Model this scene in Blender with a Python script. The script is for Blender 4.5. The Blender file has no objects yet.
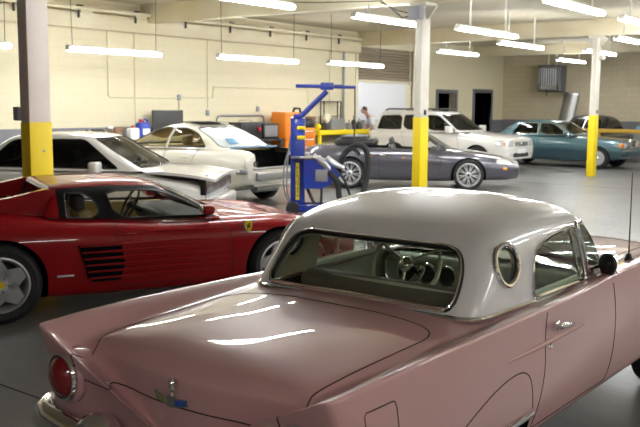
import bpy, bmesh, math, random
import numpy as np
from mathutils import Vector, Matrix
random.seed(7)
PI = math.pi
COL = bpy.context.scene.collection
R = math.radians

# ------------------------------------------------------------------ materials
def new_mat(name):
    m = bpy.data.materials.new(name); m.use_nodes = True
    nt = m.node_tree; b = nt.nodes['Principled BSDF']
    return m, nt, b
def mat(name, col, rough=.5, metal=0., coat=0., spec=.5, coat_rough=.04):
    m, nt, b = new_mat(name)
    b.inputs['Base Color'].default_value = (*col, 1); b.inputs['Roughness'].default_value = rough
    b.inputs['Metallic'].default_value = metal; b.inputs['Coat Weight'].default_value = coat
    b.inputs['Coat Roughness'].default_value = coat_rough; b.inputs['Specular IOR Level'].default_value = spec
    return m
def noisy(name, c1, c2, scale, rough=.6, bump=0., detail=6, rough2=None, coat=0.):
    m, nt, b = new_mat(name)
    tc = nt.nodes.new('ShaderNodeTexCoord'); n = nt.nodes.new('ShaderNodeTexNoise')
    n.inputs['Scale'].default_value = scale; n.inputs['Detail'].default_value = detail
    r = nt.nodes.new('ShaderNodeValToRGB'); r.color_ramp.elements[0].color = (*c1, 1); r.color_ramp.elements[1].color = (*c2, 1)
    r.color_ramp.elements[0].position = .3; r.color_ramp.elements[1].position = .7
    nt.links.new(tc.outputs['Object'], n.inputs['Vector']); nt.links.new(n.outputs['Fac'], r.inputs['Fac'])
    nt.links.new(r.outputs['Color'], b.inputs['Base Color']); b.inputs['Roughness'].default_value = rough
    b.inputs['Coat Weight'].default_value = coat
    if rough2 is not None:
        mr = nt.nodes.new('ShaderNodeMapRange'); mr.inputs['To Min'].default_value = rough; mr.inputs['To Max'].default_value = rough2
        nt.links.new(n.outputs['Fac'], mr.inputs['Value']); nt.links.new(mr.outputs['Result'], b.inputs['Roughness'])
    if bump:
        bp = nt.nodes.new('ShaderNodeBump'); bp.inputs['Strength'].default_value = bump; bp.inputs['Distance'].default_value = .01
        nt.links.new(n.outputs['Fac'], bp.inputs['Height']); nt.links.new(bp.outputs['Normal'], b.inputs['Normal'])
    return m
def emis(name, col, s):
    m, nt, b = new_mat(name); b.inputs['Base Color'].default_value = (*col, 1)
    b.inputs['Emission Color'].default_value = (*col, 1); b.inputs['Emission Strength'].default_value = s
    return m
def glass(name, tint, refl=1.0, ior=1.5):
    m = bpy.data.materials.new(name); m.use_nodes = True; nt = m.node_tree; nt.nodes.clear()
    out = nt.nodes.new('ShaderNodeOutputMaterial'); mx = nt.nodes.new('ShaderNodeMixShader')
    tr = nt.nodes.new('ShaderNodeBsdfTransparent'); tr.inputs['Color'].default_value = (*tint, 1)
    gl = nt.nodes.new('ShaderNodeBsdfGlossy'); gl.inputs['Roughness'].default_value = .02
    fr = nt.nodes.new('ShaderNodeFresnel'); fr.inputs['IOR'].default_value = ior
    mu = nt.nodes.new('ShaderNodeMath'); mu.operation = 'MULTIPLY'; mu.inputs[1].default_value = refl
    nt.links.new(fr.outputs[0], mu.inputs[0]); nt.links.new(mu.outputs[0], mx.inputs[0])
    nt.links.new(tr.outputs[0], mx.inputs[1]); nt.links.new(gl.outputs[0], mx.inputs[2]); nt.links.new(mx.outputs[0], out.inputs['Surface'])
    return m
def block_wall(name, c1, c2, mortar, band=None, bandz=1.28, wear=None):
    # painted concrete block: brick texture on (along, z), grey dado band below bandz
    m, nt, b = new_mat(name); L = nt.links
    g = nt.nodes.new('ShaderNodeNewGeometry'); sp = nt.nodes.new('ShaderNodeSeparateXYZ'); L.new(g.outputs['Position'], sp.inputs[0])
    ad = nt.nodes.new('ShaderNodeMath'); L.new(sp.outputs['X'], ad.inputs[0]); L.new(sp.outputs['Y'], ad.inputs[1])
    cb = nt.nodes.new('ShaderNodeCombineXYZ'); L.new(ad.outputs[0], cb.inputs['X']); L.new(sp.outputs['Z'], cb.inputs['Y'])
    br = nt.nodes.new('ShaderNodeTexBrick'); L.new(cb.outputs[0], br.inputs['Vector'])
    br.inputs['Scale'].default_value = 1; br.inputs['Brick Width'].default_value = .4; br.inputs['Row Height'].default_value = .2
    br.inputs['Mortar Size'].default_value = .006; br.inputs['Color1'].default_value = (*c1, 1); br.inputs['Color2'].default_value = (*c2, 1)
    br.inputs['Mortar'].default_value = (*mortar, 1)
    col = br.outputs['Color']
    if band:
        gt = nt.nodes.new('ShaderNodeMath'); gt.operation = 'LESS_THAN'; gt.inputs[1].default_value = bandz; L.new(sp.outputs['Z'], gt.inputs[0])
        mx = nt.nodes.new('ShaderNodeMix'); mx.data_type = 'RGBA'; L.new(gt.outputs[0], mx.inputs['Factor']); L.new(col, mx.inputs['A'])
        mx.inputs['B'].default_value = (*band, 1); col = mx.outputs['Result']
    if wear:
        n = nt.nodes.new('ShaderNodeTexNoise'); n.inputs['Scale'].default_value = .8; n.inputs['Detail'].default_value = 5; L.new(g.outputs['Position'], n.inputs['Vector'])
        mr = nt.nodes.new('ShaderNodeMapRange'); mr.inputs['From Min'].default_value = .45; mr.inputs['From Max'].default_value = .75; mr.inputs['To Max'].default_value = .35
        L.new(n.outputs['Fac'], mr.inputs['Value'])
        mx = nt.nodes.new('ShaderNodeMix'); mx.data_type = 'RGBA'; L.new(mr.outputs[0], mx.inputs['Factor']); L.new(col, mx.inputs['A'])
        mx.inputs['B'].default_value = (*wear, 1); col = mx.outputs['Result']
    L.new(col, b.inputs['Base Color']); b.inputs['Roughness'].default_value = .55
    bp = nt.nodes.new('ShaderNodeBump'); bp.inputs['Strength'].default_value = .25; bp.inputs['Distance'].default_value = .004; bp.invert = True
    L.new(br.outputs['Fac'], bp.inputs['Height']); L.new(bp.outputs['Normal'], b.inputs['Normal'])
    return m

M = {}
M['pink'] = mat('pink_paint', (.58, .325, .325), .4, 0, 1, .3, .02)
M['red'] = mat('red_paint', (.27, .003, .006), .4, 0, .7, .1)
M['white_paint'] = mat('white_paint', (.80, .79, .75), .3, 0, 1)
M['cream_paint'] = mat('cream_white_paint', (.80, .77, .66), .35, 0, .8)
M['hardtop'] = mat('hardtop_white', (.82, .82, .83), .3, 0, 1)
M['slate'] = mat('slate_paint', (.075, .073, .095), .3, .35, 1)
M['teal'] = mat('teal_paint', (.075, .165, .19), .32, .3, 1)
M['teal_low'] = mat('teal_cladding', (.035, .075, .095), .45)
M['black_paint'] = mat('black_paint', (.008, .007, .008), .3, 0, 1)
M['chrome'] = mat('chrome', (.90, .90, .91), .05, 1)
M['alloy'] = mat('alloy', (.72, .73, .75), .3, .7)
M['silver'] = mat('silver_paint', (.50, .51, .53), .35, .6)
M['steel'] = mat('dull_steel', (.42, .42, .42), .35, .9)
M['rubber'] = mat('rubber', (.012, .012, .013), .7)
M['black'] = mat('black_plastic', (.010, .010, .011), .45)
M['trim_black'] = mat('trim_black', (.006, .006, .006), .5, 0, 0, .12)
M['seam'] = mat('seam_shadow', (.015, .008, .008), .9)
M['dark'] = mat('dark_grey', (.04, .04, .042), .6)
M['grey'] = mat('mid_grey', (.22, .22, .23), .6)
M['glass'] = glass('green_glass', (.91, .96, .90), .7)
M['shade_glass'] = glass('windscreen_glass', (.70, .82, .74), .8)
M['clear'] = glass('clear_glass', (.93, .95, .92), .7)
M['tint'] = glass('tinted_glass', (.10, .10, .10), 1.1)
M['tint2'] = glass('privacy_glass', (.25, .27, .24), 1.1)
M['film'] = mat('masking_film', (.62, .66, .66), .25, 0, .5)
M['tape'] = mat('blue_tape', (.14, .30, .48), .5)
M['tan'] = mat('tan_leather', (.66, .50, .22), .5)
M['cream_vinyl'] = mat('cream_vinyl', (.74, .70, .58), .5)
M['green_vinyl'] = mat('grey_green_vinyl', (.52, .57, .46), .5)
M['dark_vinyl'] = mat('dark_vinyl', (.05, .05, .05), .5)
M['brown_vinyl'] = mat('brown_vinyl', (.22, .18, .14), .6)
M['red_lens'] = mat('red_lens', (.20, .004, .008), .15, 0, 1)
M['amber'] = mat('amber_lens', (.75, .25, .02), .2, 0, 1)
M['lens'] = mat('clear_lens', (.75, .77, .78), .1, .3, 1)
M['yellow'] = mat('safety_yellow', (.88, .66, .006), .5)
M['blue'] = mat('rack_blue', (.006, .027, .26), .4, 0, .5)
M['badge_blue'] = mat('badge_blue', (.05, .12, .55), .2, .3, 1)
M['badge_gold'] = mat('badge_gold', (.38, .36, .16), .25, .5, 1)
M['ochre'] = mat('ochre_paint', (.50, .31, .03), .5)
M['orange'] = mat('orange_paint', (.85, .25, .015), .45)
M['col_white'] = noisy('column_white', (.66, .63, .55), (.74, .71, .63), 3, .5)
M['col_dirty'] = noisy('column_worn', (.66, .58, .53), (.76, .69, .63), 2, .55)
M['beam'] = noisy('beam_cream', (.66, .58, .38), (.74, .68, .52), 1.2, .6)
M['ceiling'] = noisy('ceiling_cream', (.50, .45, .33), (.56, .51, .39), .6, .8)
M['conduit'] = mat('conduit_paint', (.74, .68, .50), .5)
M['conduit_grey'] = mat('conduit_grey', (.30, .32, .35), .4, .5)
M['box_grey'] = mat('box_grey', (.34, .35, .40), .45)
M['wire'] = mat('wire', (.06, .055, .05), .6)
M['tube'] = emis('fluorescent_tube', (.97, .985, 1.0), 34)
M['fixture'] = mat('fixture_white', (.72, .70, .64), .5)
M['wall'] = block_wall('painted_block', (.76, .69, .49), (.745, .675, .475), (.70, .63, .43), (.20, .20, .22))
M['wall_far'] = block_wall('worn_block', (.62, .54, .38), (.58, .51, .36), (.48, .41, .28), (.17, .17, .185), 1.3, (.45, .38, .26))
M['door_grey'] = mat('door_frame_grey', (.13, .135, .15), .5)
M['void'] = mat('unlit_black', (.006, .006, .006), 1., 0, 0, 0.)  # near-black without sheen, stands in for unlit depth
M['skin'] = mat('skin', (.50, .28, .19), .55)
M['shirt'] = mat('white_cloth', (.78, .78, .78), .8)
M['jeans'] = mat('dark_cloth', (.05, .06, .09), .9)
M['hair'] = mat('hair', (.03, .018, .012), .7)
M['sill'] = mat('white_room', (.85, .85, .86), .7)
M['badge_yellow'] = mat('badge_yellow', (.85, .62, .01), .35)
M['wood'] = noisy('brown_board', (.16, .08, .04), (.24, .13, .07), 4, .6)
M['blue_jug'] = mat('blue_plastic', (.03, .06, .42), .35)
M['red_plastic'] = mat('red_plastic', (.55, .02, .02), .4)

def floor_mat():
    m, nt, b = new_mat('concrete_floor'); L = nt.links
    g = nt.nodes.new('ShaderNodeNewGeometry')
    n = nt.nodes.new('ShaderNodeTexNoise'); n.inputs['Scale'].default_value = .7; n.inputs['Detail'].default_value = 9; n.inputs['Roughness'].default_value = .62
    n2 = nt.nodes.new('ShaderNodeTexNoise'); n2.inputs['Scale'].default_value = 9; n2.inputs['Detail'].default_value = 6
    for q in (n, n2): L.new(g.outputs['Position'], q.inputs['Vector'])
    r = nt.nodes.new('ShaderNodeValToRGB'); r.color_ramp.elements[0].color = (.125, .124, .12, 1); r.color_ramp.elements[1].color = (.21, .207, .20, 1)
    r.color_ramp.elements[0].position = .3; r.color_ramp.elements[1].position = .7; L.new(n.outputs['Fac'], r.inputs['Fac'])
    mx = nt.nodes.new('ShaderNodeMix'); mx.data_type = 'RGBA'; mx.blend_type = 'MULTIPLY'; mx.inputs['Factor'].default_value = .35
    L.new(r.outputs['Color'], mx.inputs['A']); L.new(n2.outputs['Color'], mx.inputs['B'])
    L.new(r.outputs['Color'], b.inputs['Base Color'])
    mr = nt.nodes.new('ShaderNodeMapRange'); mr.inputs['To Min'].default_value = .22; mr.inputs['To Max'].default_value = .42
    L.new(n2.outputs['Fac'], mr.inputs['Value']); L.new(mr.outputs['Result'], b.inputs['Roughness'])
    return m
M['floor'] = floor_mat()

# ------------------------------------------------------------------ objects
def tag(o, label=None, cat=None, group=None, kind=None):
    if label: o['label'] = label
    if cat: o['category'] = cat
    if group: o['group'] = group
    if kind: o['kind'] = kind
    return o
def thing(name, label, cat, loc=(0, 0, 0), yaw=0, group=None):
    o = bpy.data.objects.new(name, None); COL.objects.link(o); o.empty_display_size = .2
    o.location = loc; o.rotation_euler = (0, 0, R(yaw))
    return tag(o, label, cat, group)
def link_mesh(name, me, m, parent=None):
    o = bpy.data.objects.new(name, me); COL.objects.link(o)
    me.materials.append(M[m] if isinstance(m, str) else m)
    if parent: o.parent = parent
    return o
def copy_tree(o, parent=None):
    c = o.copy(); COL.objects.link(c)
    if parent: c.parent = parent
    for ch in list(o.children): copy_tree(ch, c)
    return c

class MB:
    """collects shapes into one mesh"""
    def __init__(s): s.v = []; s.f = []; s.sm = []
    def add(s, v, f, smooth=False, mtx=None):
        k = len(s.v)
        for p in v:
            p = Vector(p)
            if mtx is not None: p = mtx @ p
            s.v.append(tuple(p))
        for q in f: s.f.append(tuple(i + k for i in q)); s.sm.append(smooth)
        return s
    def box(s, c, d, mtx=None, bev=0., seg=2, rot=None):
        bm = bmesh.new(); bmesh.ops.create_cube(bm, size=1)
        for v in bm.verts: v.co = Vector((v.co.x * d[0], v.co.y * d[1], v.co.z * d[2]))
        if bev: bmesh.ops.bevel(bm, geom=list(bm.edges), offset=bev, segments=seg, affect='EDGES', profile=.5)
        T = Matrix.Translation(c)
        if rot is not None: T = T @ rot
        if mtx is not None: T = mtx @ T
        bm.verts.index_update()
        s.add([v.co.copy() for v in bm.verts], [[v.index for v in f.verts] for f in bm.faces], False, T); bm.free(); return s
    def tube(s, pts, r, n=8, closed=False, caps=True, flat=1.):
        P = [Vector(p) for p in pts]; N = len(P); V = []; F = []
        rr = r if isinstance(r, (list, tuple)) else [r] * N
        up = None
        for i, p in enumerate(P):
            a = P[(i - 1) % N] if (closed or i > 0) else p; b = P[(i + 1) % N] if (closed or i < N - 1) else p
            t = (b - a)
            if t.length < 1e-9: t = Vector((0, 0, 1))
            t.normalize()
            if up is None:
                up = Vector((0, 0, 1)) if abs(t.z) < .9 else Vector((1, 0, 0))
            sd = t.cross(up)
            if sd.length < 1e-6: sd = t.orthogonal()
            sd.normalize(); up = sd.cross(t).normalized()
            for k in range(n):
                a2 = 2 * PI * k / n; V.append(p + sd * (math.cos(a2) * rr[i]) + up * (math.sin(a2) * rr[i] * flat))
        L = N if closed else N - 1
        for i in range(L):
            for k in range(n):
                F.append((i * n + k, i * n + (k + 1) % n, ((i + 1) % N) * n + (k + 1) % n, ((i + 1) % N) * n + k))
        if not closed and caps: F.append(tuple(range(n))[::-1]); F.append(tuple((N - 1) * n + k for k in range(n)))
        return s.add(V, F, True)
    def lathe(s, prof, n=32, mtx=None, a0=0, a1=2 * PI):
        # profile (r, h) round local y axis (axle): point = (r cos, h, r sin)
        V = []; F = []; full = abs(a1 - a0 - 2 * PI) < 1e-6; c = n if full else n + 1; K = len(prof)
        for i in range(c):
            a = a0 + (a1 - a0) * i / n
            for r, h in prof: V.append((r * math.cos(a), h, r * math.sin(a)))
        for i in range(n):
            j = (i + 1) % c
            for k in range(K - 1): F.append((i * K + k, j * K + k, j * K + k + 1, i * K + k + 1))
        return s.add(V, F, True, mtx)
    def prism(s, poly, h0, h1, mtx=None, axis='y'):
        # polygon in (x,z) extruded along y (or in (x,y) along z)
        n = len(poly)
        if axis == 'y': V = [(x, h0, z) for x, z in poly] + [(x, h1, z) for x, z in poly]
        elif axis == 'z': V = [(x, y, h0) for x, y in poly] + [(x, y, h1) for x, y in poly]
        else: V = [(h0, y, z) for y, z in poly] + [(h1, y, z) for y, z in poly]
        F = [tuple(range(n)), tuple(range(2 * n - 1, n - 1, -1))] + [(i, i + n, (i + 1) % n + n, (i + 1) % n) for i in range(n)]
        return s.add(V, F, False, mtx)
    def ball(s, c, r, n=12, sc=(1, 1, 1), mtx=None):
        V = []; F = []; m = n // 2
        for i in range(m + 1):
            t = PI * i / m
            for k in range(n):
                a = 2 * PI * k / n
                V.append((c[0] + r * sc[0] * math.sin(t) * math.cos(a), c[1] + r * sc[1] * math.sin(t) * math.sin(a), c[2] + r * sc[2] * math.cos(t)))
        for i in range(m):
            for k in range(n): F.append((i * n + k, (i + 1) * n + k, (i + 1) * n + (k + 1) % n, i * n + (k + 1) % n))
        return s.add(V, F, True, mtx)
    def build(s, name, m, parent=None, label=None):
        me = bpy.data.meshes.new(name); me.from_pydata(s.v, [], s.f)
        bm = bmesh.new(); bm.from_mesh(me); bmesh.ops.remove_doubles(bm, verts=bm.verts, dist=1e-6)
        bmesh.ops.recalc_face_normals(bm, faces=bm.faces); bm.to_mesh(me); bm.free()
        sm = True if any(s.sm) else False
        me.polygons.foreach_set('use_smooth', [True] * len(me.polygons))
        o = link_mesh(name, me, m, parent)
        try: me.set_sharp_from_angle(angle=R(38))
        except Exception: pass
        if label: o['label'] = label
        return o

# ------------------------------------------------------------------ lofted car panels
def pchip(x, Y):
    x = np.asarray(x, float); Y = np.asarray(Y, float); h = np.diff(x); d = np.diff(Y, axis=0) / h.reshape(-1, *([1] * (Y.ndim - 1)))
    m = np.zeros_like(Y)
    for i in range(1, len(x) - 1):
        a, b = d[i - 1], d[i]; w1, w2 = 2 * h[i] + h[i - 1], h[i] + 2 * h[i - 1]
        ok = (a * b) > 0
        with np.errstate(divide='ignore', invalid='ignore'): q = (w1 + w2) / (w1 / a + w2 / b)
        m[i] = np.where(ok, q, 0)
    m[0] = d[0]; m[-1] = d[-1]
    def f(t):
        i = int(np.clip(np.searchsorted(x, t, 'right') - 1, 0, len(x) - 2)); s = (t - x[i]) / h[i]
        return ((1 + 2 * s) * (1 - s) ** 2) * Y[i] + s * (1 - s) ** 2 * h[i] * m[i] + s * s * (3 - 2 * s) * Y[i + 1] + s * s * (s - 1) * h[i] * m[i + 1]
    return f
def fillet(P, rad, segs, m=5):
    # P hull (K,3); fillet radius per interior point; segs: samples per straight
    K = len(P); out = []; ends = []
    A = [P[0]]; 
    for k in range(1, K - 1):
        a = P[k - 1] - P[k]; b = P[k + 1] - P[k]; la = np.linalg.norm(a) + 1e-9; lb = np.linalg.norm(b) + 1e-9
        r1 = min(rad[k], la * .49); r2 = min(rad[k], lb * .49)
        ends.append((P[k] + a / la * r1, P[k], P[k] + b / lb * r2))
    cur = P[0]; out.append(cur)
    for k in range(1, K):
        nxt = ends[k - 1][0] if k < K - 1 else P[K - 1]
        for i in range(1, segs[k - 1] + 1): out.append(cur + (nxt - cur) * i / segs[k - 1])
        if k < K - 1:
            s0, c, s1 = ends[k - 1]
            for i in range(1, m + 1):
                t = i / m; out.append(s0 * (1 - t) ** 2 + c * 2 * t * (1 - t) + s1 * t * t)
            cur = s1
    return np.array(out)

class PM:
    """polygon mesh with tagged regions that can be cut by outlines"""
    def __init__(s): s.V = []; s.N = []; s.F = []; s.T = []
    @classmethod
    def loft(cls, nets, rad, step=.06, par=None, m=5, tag='body'):
        nets = [np.asarray(n, float) for n in nets]; A = np.array(nets)  # S,K,3
        if par is None:
            par = [0.]
            for i in range(1, len(A)): par.append(par[-1] + max(.02, float(np.abs(A[i] - A[i - 1]).max(axis=0).max())))
        f = pchip(par, A); us = []
        for i in range(len(par) - 1):
            n = max(1, int(math.ceil((par[i + 1] - par[i]) / step)))
            us += [par[i] + (par[i + 1] - par[i]) * k / n for k in range(n)]
        us.append(par[-1])
        K = A.shape[1]; seg = [max(1, int(math.ceil(np.linalg.norm(A[:, k + 1] - A[:, k], axis=1).max() / step / 1.3))) for k in range(K - 1)]
        G = np.array([fillet(f(u), rad, seg, m) for u in us])
        s = cls(); key = {}
        def vid(p):
            k = (round(p[0], 4), round(p[1], 4), round(p[2], 4))
            if k not in key: key[k] = len(s.V); s.V.append(np.array(p, float))
            return key[k]
        nu, nv = G.shape[:2]
        for sg in (1, -1):
            idx = [[vid(G[i, j] * np.array([1, sg, 1])) for j in range(nv)] for i in range(nu)]
            for i in range(nu - 1):
                for j in range(nv - 1):
                    q = [idx[i][j], idx[i + 1][j], idx[i + 1][j + 1], idx[i][j + 1]]
                    if sg < 0: q = q[::-1]
                    r = [q[k] for k in range(4) if q[k] != q[k - 1]]
                    if len(set(r)) >= 3: s.F.append(r); s.T.append(tag)
        s.fixnormals(); return s
    def fixnormals(s):
        Va = np.array(s.V); c0 = Va.mean(axis=0); N = np.zeros_like(Va); tot = 0
        fn = []
        for f in s.F:
            p = Va[f]; n = np.zeros(3)
            for k in range(1, len(f) - 1): n += np.cross(p[k] - p[0], p[k + 1] - p[0])
            fn.append(n); tot += n @ (p.mean(axis=0) - c0)
        if tot < 0:
            s.F = [f[::-1] for f in s.F]; fn = [-n for n in fn]
        for f, n in zip(s.F, fn):
            for i in f: N[i] += n
        N /= (np.linalg.norm(N, axis=1, keepdims=True) + 1e-12); s.N = [n for n in N]
    def cut(s, sdf, sel, new, src=None):
        Va = np.array(s.V); Na = np.array(s.N); D = sdf(Va); F2 = []; T2 = []; cache = {}
        def split(a, b):
            k = (a, b) if a < b else (b, a)
            if k not in cache:
                t = D[a] / (D[a] - D[b]); cache[k] = len(s.V)
                s.V.append(Va[a] + (Va[b] - Va[a]) * t); n = Na[a] + (Na[b] - Na[a]) * t; s.N.append(n / (np.linalg.norm(n) + 1e-12))
            return cache[k]
        for f, t in zip(s.F, s.T):
            if src is not None and t not in src: F2.append(f); T2.append(t); continue
            d = D[f]
            if (d > 0).all(): F2.append(f); T2.append(t); continue
            n = Na[f].mean(axis=0); c = Va[f].mean(axis=0)
            if not sel(c, n): F2.append(f); T2.append(t); continue
            if (d <= 0).all(): F2.append(f); T2.append(new); continue
            pos = []; neg = []
            for k in range(len(f)):
                a, b = f[k], f[(k + 1) % len(f)]
                (neg if D[a] <= 0 else pos).append(a)
                if (D[a] <= 0) != (D[b] <= 0):
                    m_ = split(a, b); pos.append(m_); neg.append(m_)
            for q, tt in ((pos, t), (neg, new)):
                q = [q[k] for k in range(len(q)) if q[k] != q[k - 1]]
                if len(q) >= 3: F2.append(q); T2.append(tt)
        s.F = F2; s.T = T2; return s
    def emit(s, tags, name, m, parent=None, off=0., label=None, flip=False):
        if isinstance(tags, str): tags = (tags,)
        fs = [f for f, t in zip(s.F, s.T) if t in tags]
        if not fs: return None
        mp = {}; V = []; N = []; F = []
        for f in fs:
            q = []
            for i in f:
                if i not in mp: mp[i] = len(V); V.append(tuple(s.V[i] + s.N[i] * off)); N.append(tuple(-s.N[i] if flip else s.N[i]))
                q.append(mp[i])
            F.append(q[::-1] if flip else q)
        me = bpy.data.meshes.new(name); me.from_pydata(V, [], F); me.polygons.foreach_set('use_smooth', [True] * len(F))
        me.validate(clean_customdata=False)
        if len(me.vertices) == len(N): me.normals_split_custom_set_from_vertices(N)
        o = link_mesh(name, me, m, parent)
        if label: o['label'] = label
        return o
    def loops(s, tags, off=0.):
        if isinstance(tags, str): tags = (tags,)
        E = {}
        for f, t in zip(s.F, s.T):
            if t in tags:
                for k in range(len(f)): E[(f[k], f[(k + 1) % len(f)])] = 1
        nx = {}
        for a, b in E:
            if (b, a) not in E: nx.setdefault(a, []).append(b)
        out = []
        while nx:
            a = next(iter(nx)); path = [a]
            while a in nx:
                b = nx[a].pop(0)
                if not nx[a]: del nx[a]
                a = b; path.append(a)
                if a == path[0]: break
            if len(path) > 3: out.append(path)
        return out
    def trim(s, tags, r, name, m, parent=None, off=0., n=6, filt=None, flat=1., label=None):
        mb = MB(); got = False
        for path in s.loops(tags):
            closed = path[0] == path[-1]; ids = path[:-1] if closed else path
            pts = []
            for i in ids:
                p = s.V[i] + s.N[i] * off
                if filt is None or filt(p): pts.append(p)
                else: 
                    if closed: closed = False
                if pts and len(pts) > 1 and np.linalg.norm(pts[-1] - pts[-2]) < .004: pts.pop()
            if filt is not None and not closed and len(pts) > 2:   # rotate so that the break is at the ends
                dist = [np.linalg.norm(pts[(i + 1) % len(pts)] - pts[i]) for i in range(len(pts))]; k = int(np.argmax(dist)); pts = pts[k + 1:] + pts[:k + 1]
            if len(pts) > 2: mb.tube(pts, r, n, closed); got = True
        return mb.build(name, m, parent, label) if got else None

def smooth_poly(poly, r=.05, m=5):
    n = len(poly); out = []
    for i in range(n):
        p = np.array(poly[i][:2], float); rr = poly[i][2] if len(poly[i]) > 2 else r
        a = np.array(poly[i - 1][:2], float) - p; b = np.array(poly[(i + 1) % n][:2], float) - p; la, lb = np.linalg.norm(a), np.linalg.norm(b)
        r1, r2 = min(rr, la * .48), min(rr, lb * .48); s0 = p + a / la * r1; s1 = p + b / lb * r2
        if rr < 1e-4: out.append(p); continue
        for k in range(m + 1):
            t = k / m; out.append(s0 * (1 - t) ** 2 + p * 2 * t * (1 - t) + s1 * t * t)
    return np.array(out)
def sd_poly(P2, poly):
    d = np.full(len(P2), 1e9); ins = np.zeros(len(P2), bool); n = len(poly)
    for i in range(n):
        a, b = poly[i - 1], poly[i]; e = b - a; w = P2 - a
        t = np.clip((w @ e) / (e @ e + 1e-12), 0, 1); d = np.minimum(d, np.linalg.norm(w - np.outer(t, e), axis=1))
        c = (a[1] <= P2[:, 1]) != (b[1] <= P2[:, 1])
        with np.errstate(divide='ignore', invalid='ignore'): xi = a[0] + (P2[:, 1] - a[1]) / (b[1] - a[1]) * e[0]
        ins ^= c & (P2[:, 0] < xi)
    return np.where(ins, -d, d)
def shape(poly, axes=(0, 2), r=.05):
    q = smooth_poly(poly, r)
    return lambda V: sd_poly(V[:, axes], q)
def arch(cx, cz, r, wide=1.):
    a = [(cx + r * wide * math.cos(t), cz + r * math.sin(t)) for t in np.linspace(0, PI, 30)]
    q = np.array(a + [(cx - r * wide, -1), (cx + r * wide, -1)])
    return lambda V: sd_poly(V[:, (0, 2)], q)
def side(s): return lambda c, n: n[1] * s > .25 and c[1] * s > .3
def both(c, n): return abs(n[1]) > .25 and abs(c[1]) > .3
def ontop(c, n): return n[2] > .2
def fwd(c, n): return n[0] > .15
def aft(c, n): return n[0] < -.15

def station(x, zb, yr, zr, ym, zm, ys, zs, yd, zd, zc, dx=None):
    P = [(x, 0, zb), (x, yr * .92, zb), (x, yr, zr), (x, ym, zm), (x, ys, zs), (x, yd, zd), (x, yd * .55, zc), (x, 0, zc)]
    P = np.array(P, float)
    if dx is not None: P[:, 0] += np.array(dx)
    return P
def capped(st, front=((.02, .97), (.03, .9), (.035, .5), (.035, 0)), rear=((-.02, .97), (-.03, .9), (-.035, .5), (-.035, 0)), zf=None, zr=None, xr=None):
    def sc(P, dx, k, zc):
        Q = P.copy(); xc = xr if (xr is not None and dx < 0) else P[:, 0].mean(); Q[:, 0] = xc + (P[:, 0] - xc) * k + dx; Q[:, 1] *= k; Q[:, 2] = zc + (Q[:, 2] - zc) * k; return Q
    f, r = st[-1], st[0]; zf = f[:, 2].mean() if zf is None else zf; zr = r[:, 2].mean() if zr is None else zr
    return [sc(r, d, k, zr) for d, k in reversed(rear)] + st + [sc(f, d, k, zf) for d, k in front]
BODY_RAD = [0, .08, .05, .18, .12, .09, .3, 0]
def ring(xf, bf, xr, br, wf, wr, cf, cr, zf, zs, zr, wm=None):
    wm = wm or max(wf, wr); xm = (xf - bf + xr + br) / 2
    H = [(xf, 0), (xf - bf * .25, wf * .5), (xf - bf, wf), (xm, wm), (xr + br, wr), (xr + br * .25, wr * .5), (xr, 0)]
    xs = (xf + xr) / 2
    def z(x): return zf * (x - xs) * (x - xr) / ((xf - xs) * (xf - xr)) + zs * (x - xf) * (x - xr) / ((xs - xf) * (xs - xr)) + zr * (x - xf) * (x - xs) / ((xr - xf) * (xr - xs))
    return np.array([(x, y, z(x)) for x, y in H])
def ring_rad(cf, cr): return [0, .5, cf, 1.5, cr, .5, 0]

def seat(root, x, y, w, z0, zt, m, name='seat', lean=-14, headrest=False, depth=.5):
    o = MB().box((x + depth * .55, y, z0 + .06), (depth, w, .14), bev=.05, seg=3).build(name, m, root)
    rt = Matrix.Rotation(R(lean), 4, 'Y')
    mb = MB().box((x - .02, y, (z0 + zt) / 2 + .03), (.13, w, zt - z0), bev=.055, seg=3, rot=rt)
    if headrest: mb.box((x - .09, y, zt + .09), (.09, w * .5, .16), bev=.04, seg=3, rot=rt)
    mb.build('backrest', m, o)
    return o
def steering(root, c, r, tilt, m_rim, m_hub, spokes=3, tube=.013):
    T = Matrix.Translation(c) @ Matrix.Rotation(R(tilt), 4, 'Y')
    mb = MB(); pts = [T @ Vector((0, r * math.cos(a), r * math.sin(a))) for a in np.linspace(0, 2 * PI, 32, endpoint=False)]
    mb.tube(pts, tube, 8, True); o = mb.build('steering_wheel', m_rim, root)
    mb = MB(); mb.ball((0, 0, 0), .05, 12, (.6, 1, 1), T)
    for k in range(spokes):
        a = PI * .5 + 2 * PI * k / spokes + PI / 3 * 0; mb.tube([T @ Vector((0, 0, 0)), T @ Vector((0, r * math.cos(a + PI), r * math.sin(a + PI)))], .012, 6)
    mb.tube([T @ Vector((0, 0, 0)), T @ Vector((.45, 0, 0))], .03, 8)
    if m_hub == 'chrome':
        mb.tube([T @ Vector((-.01, r * .6 * math.cos(a), r * .6 * math.sin(a))) for a in np.linspace(PI, 2 * PI, 16)], .007, 6)
    mb.build('spokes', m_hub, o)
    return o
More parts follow.
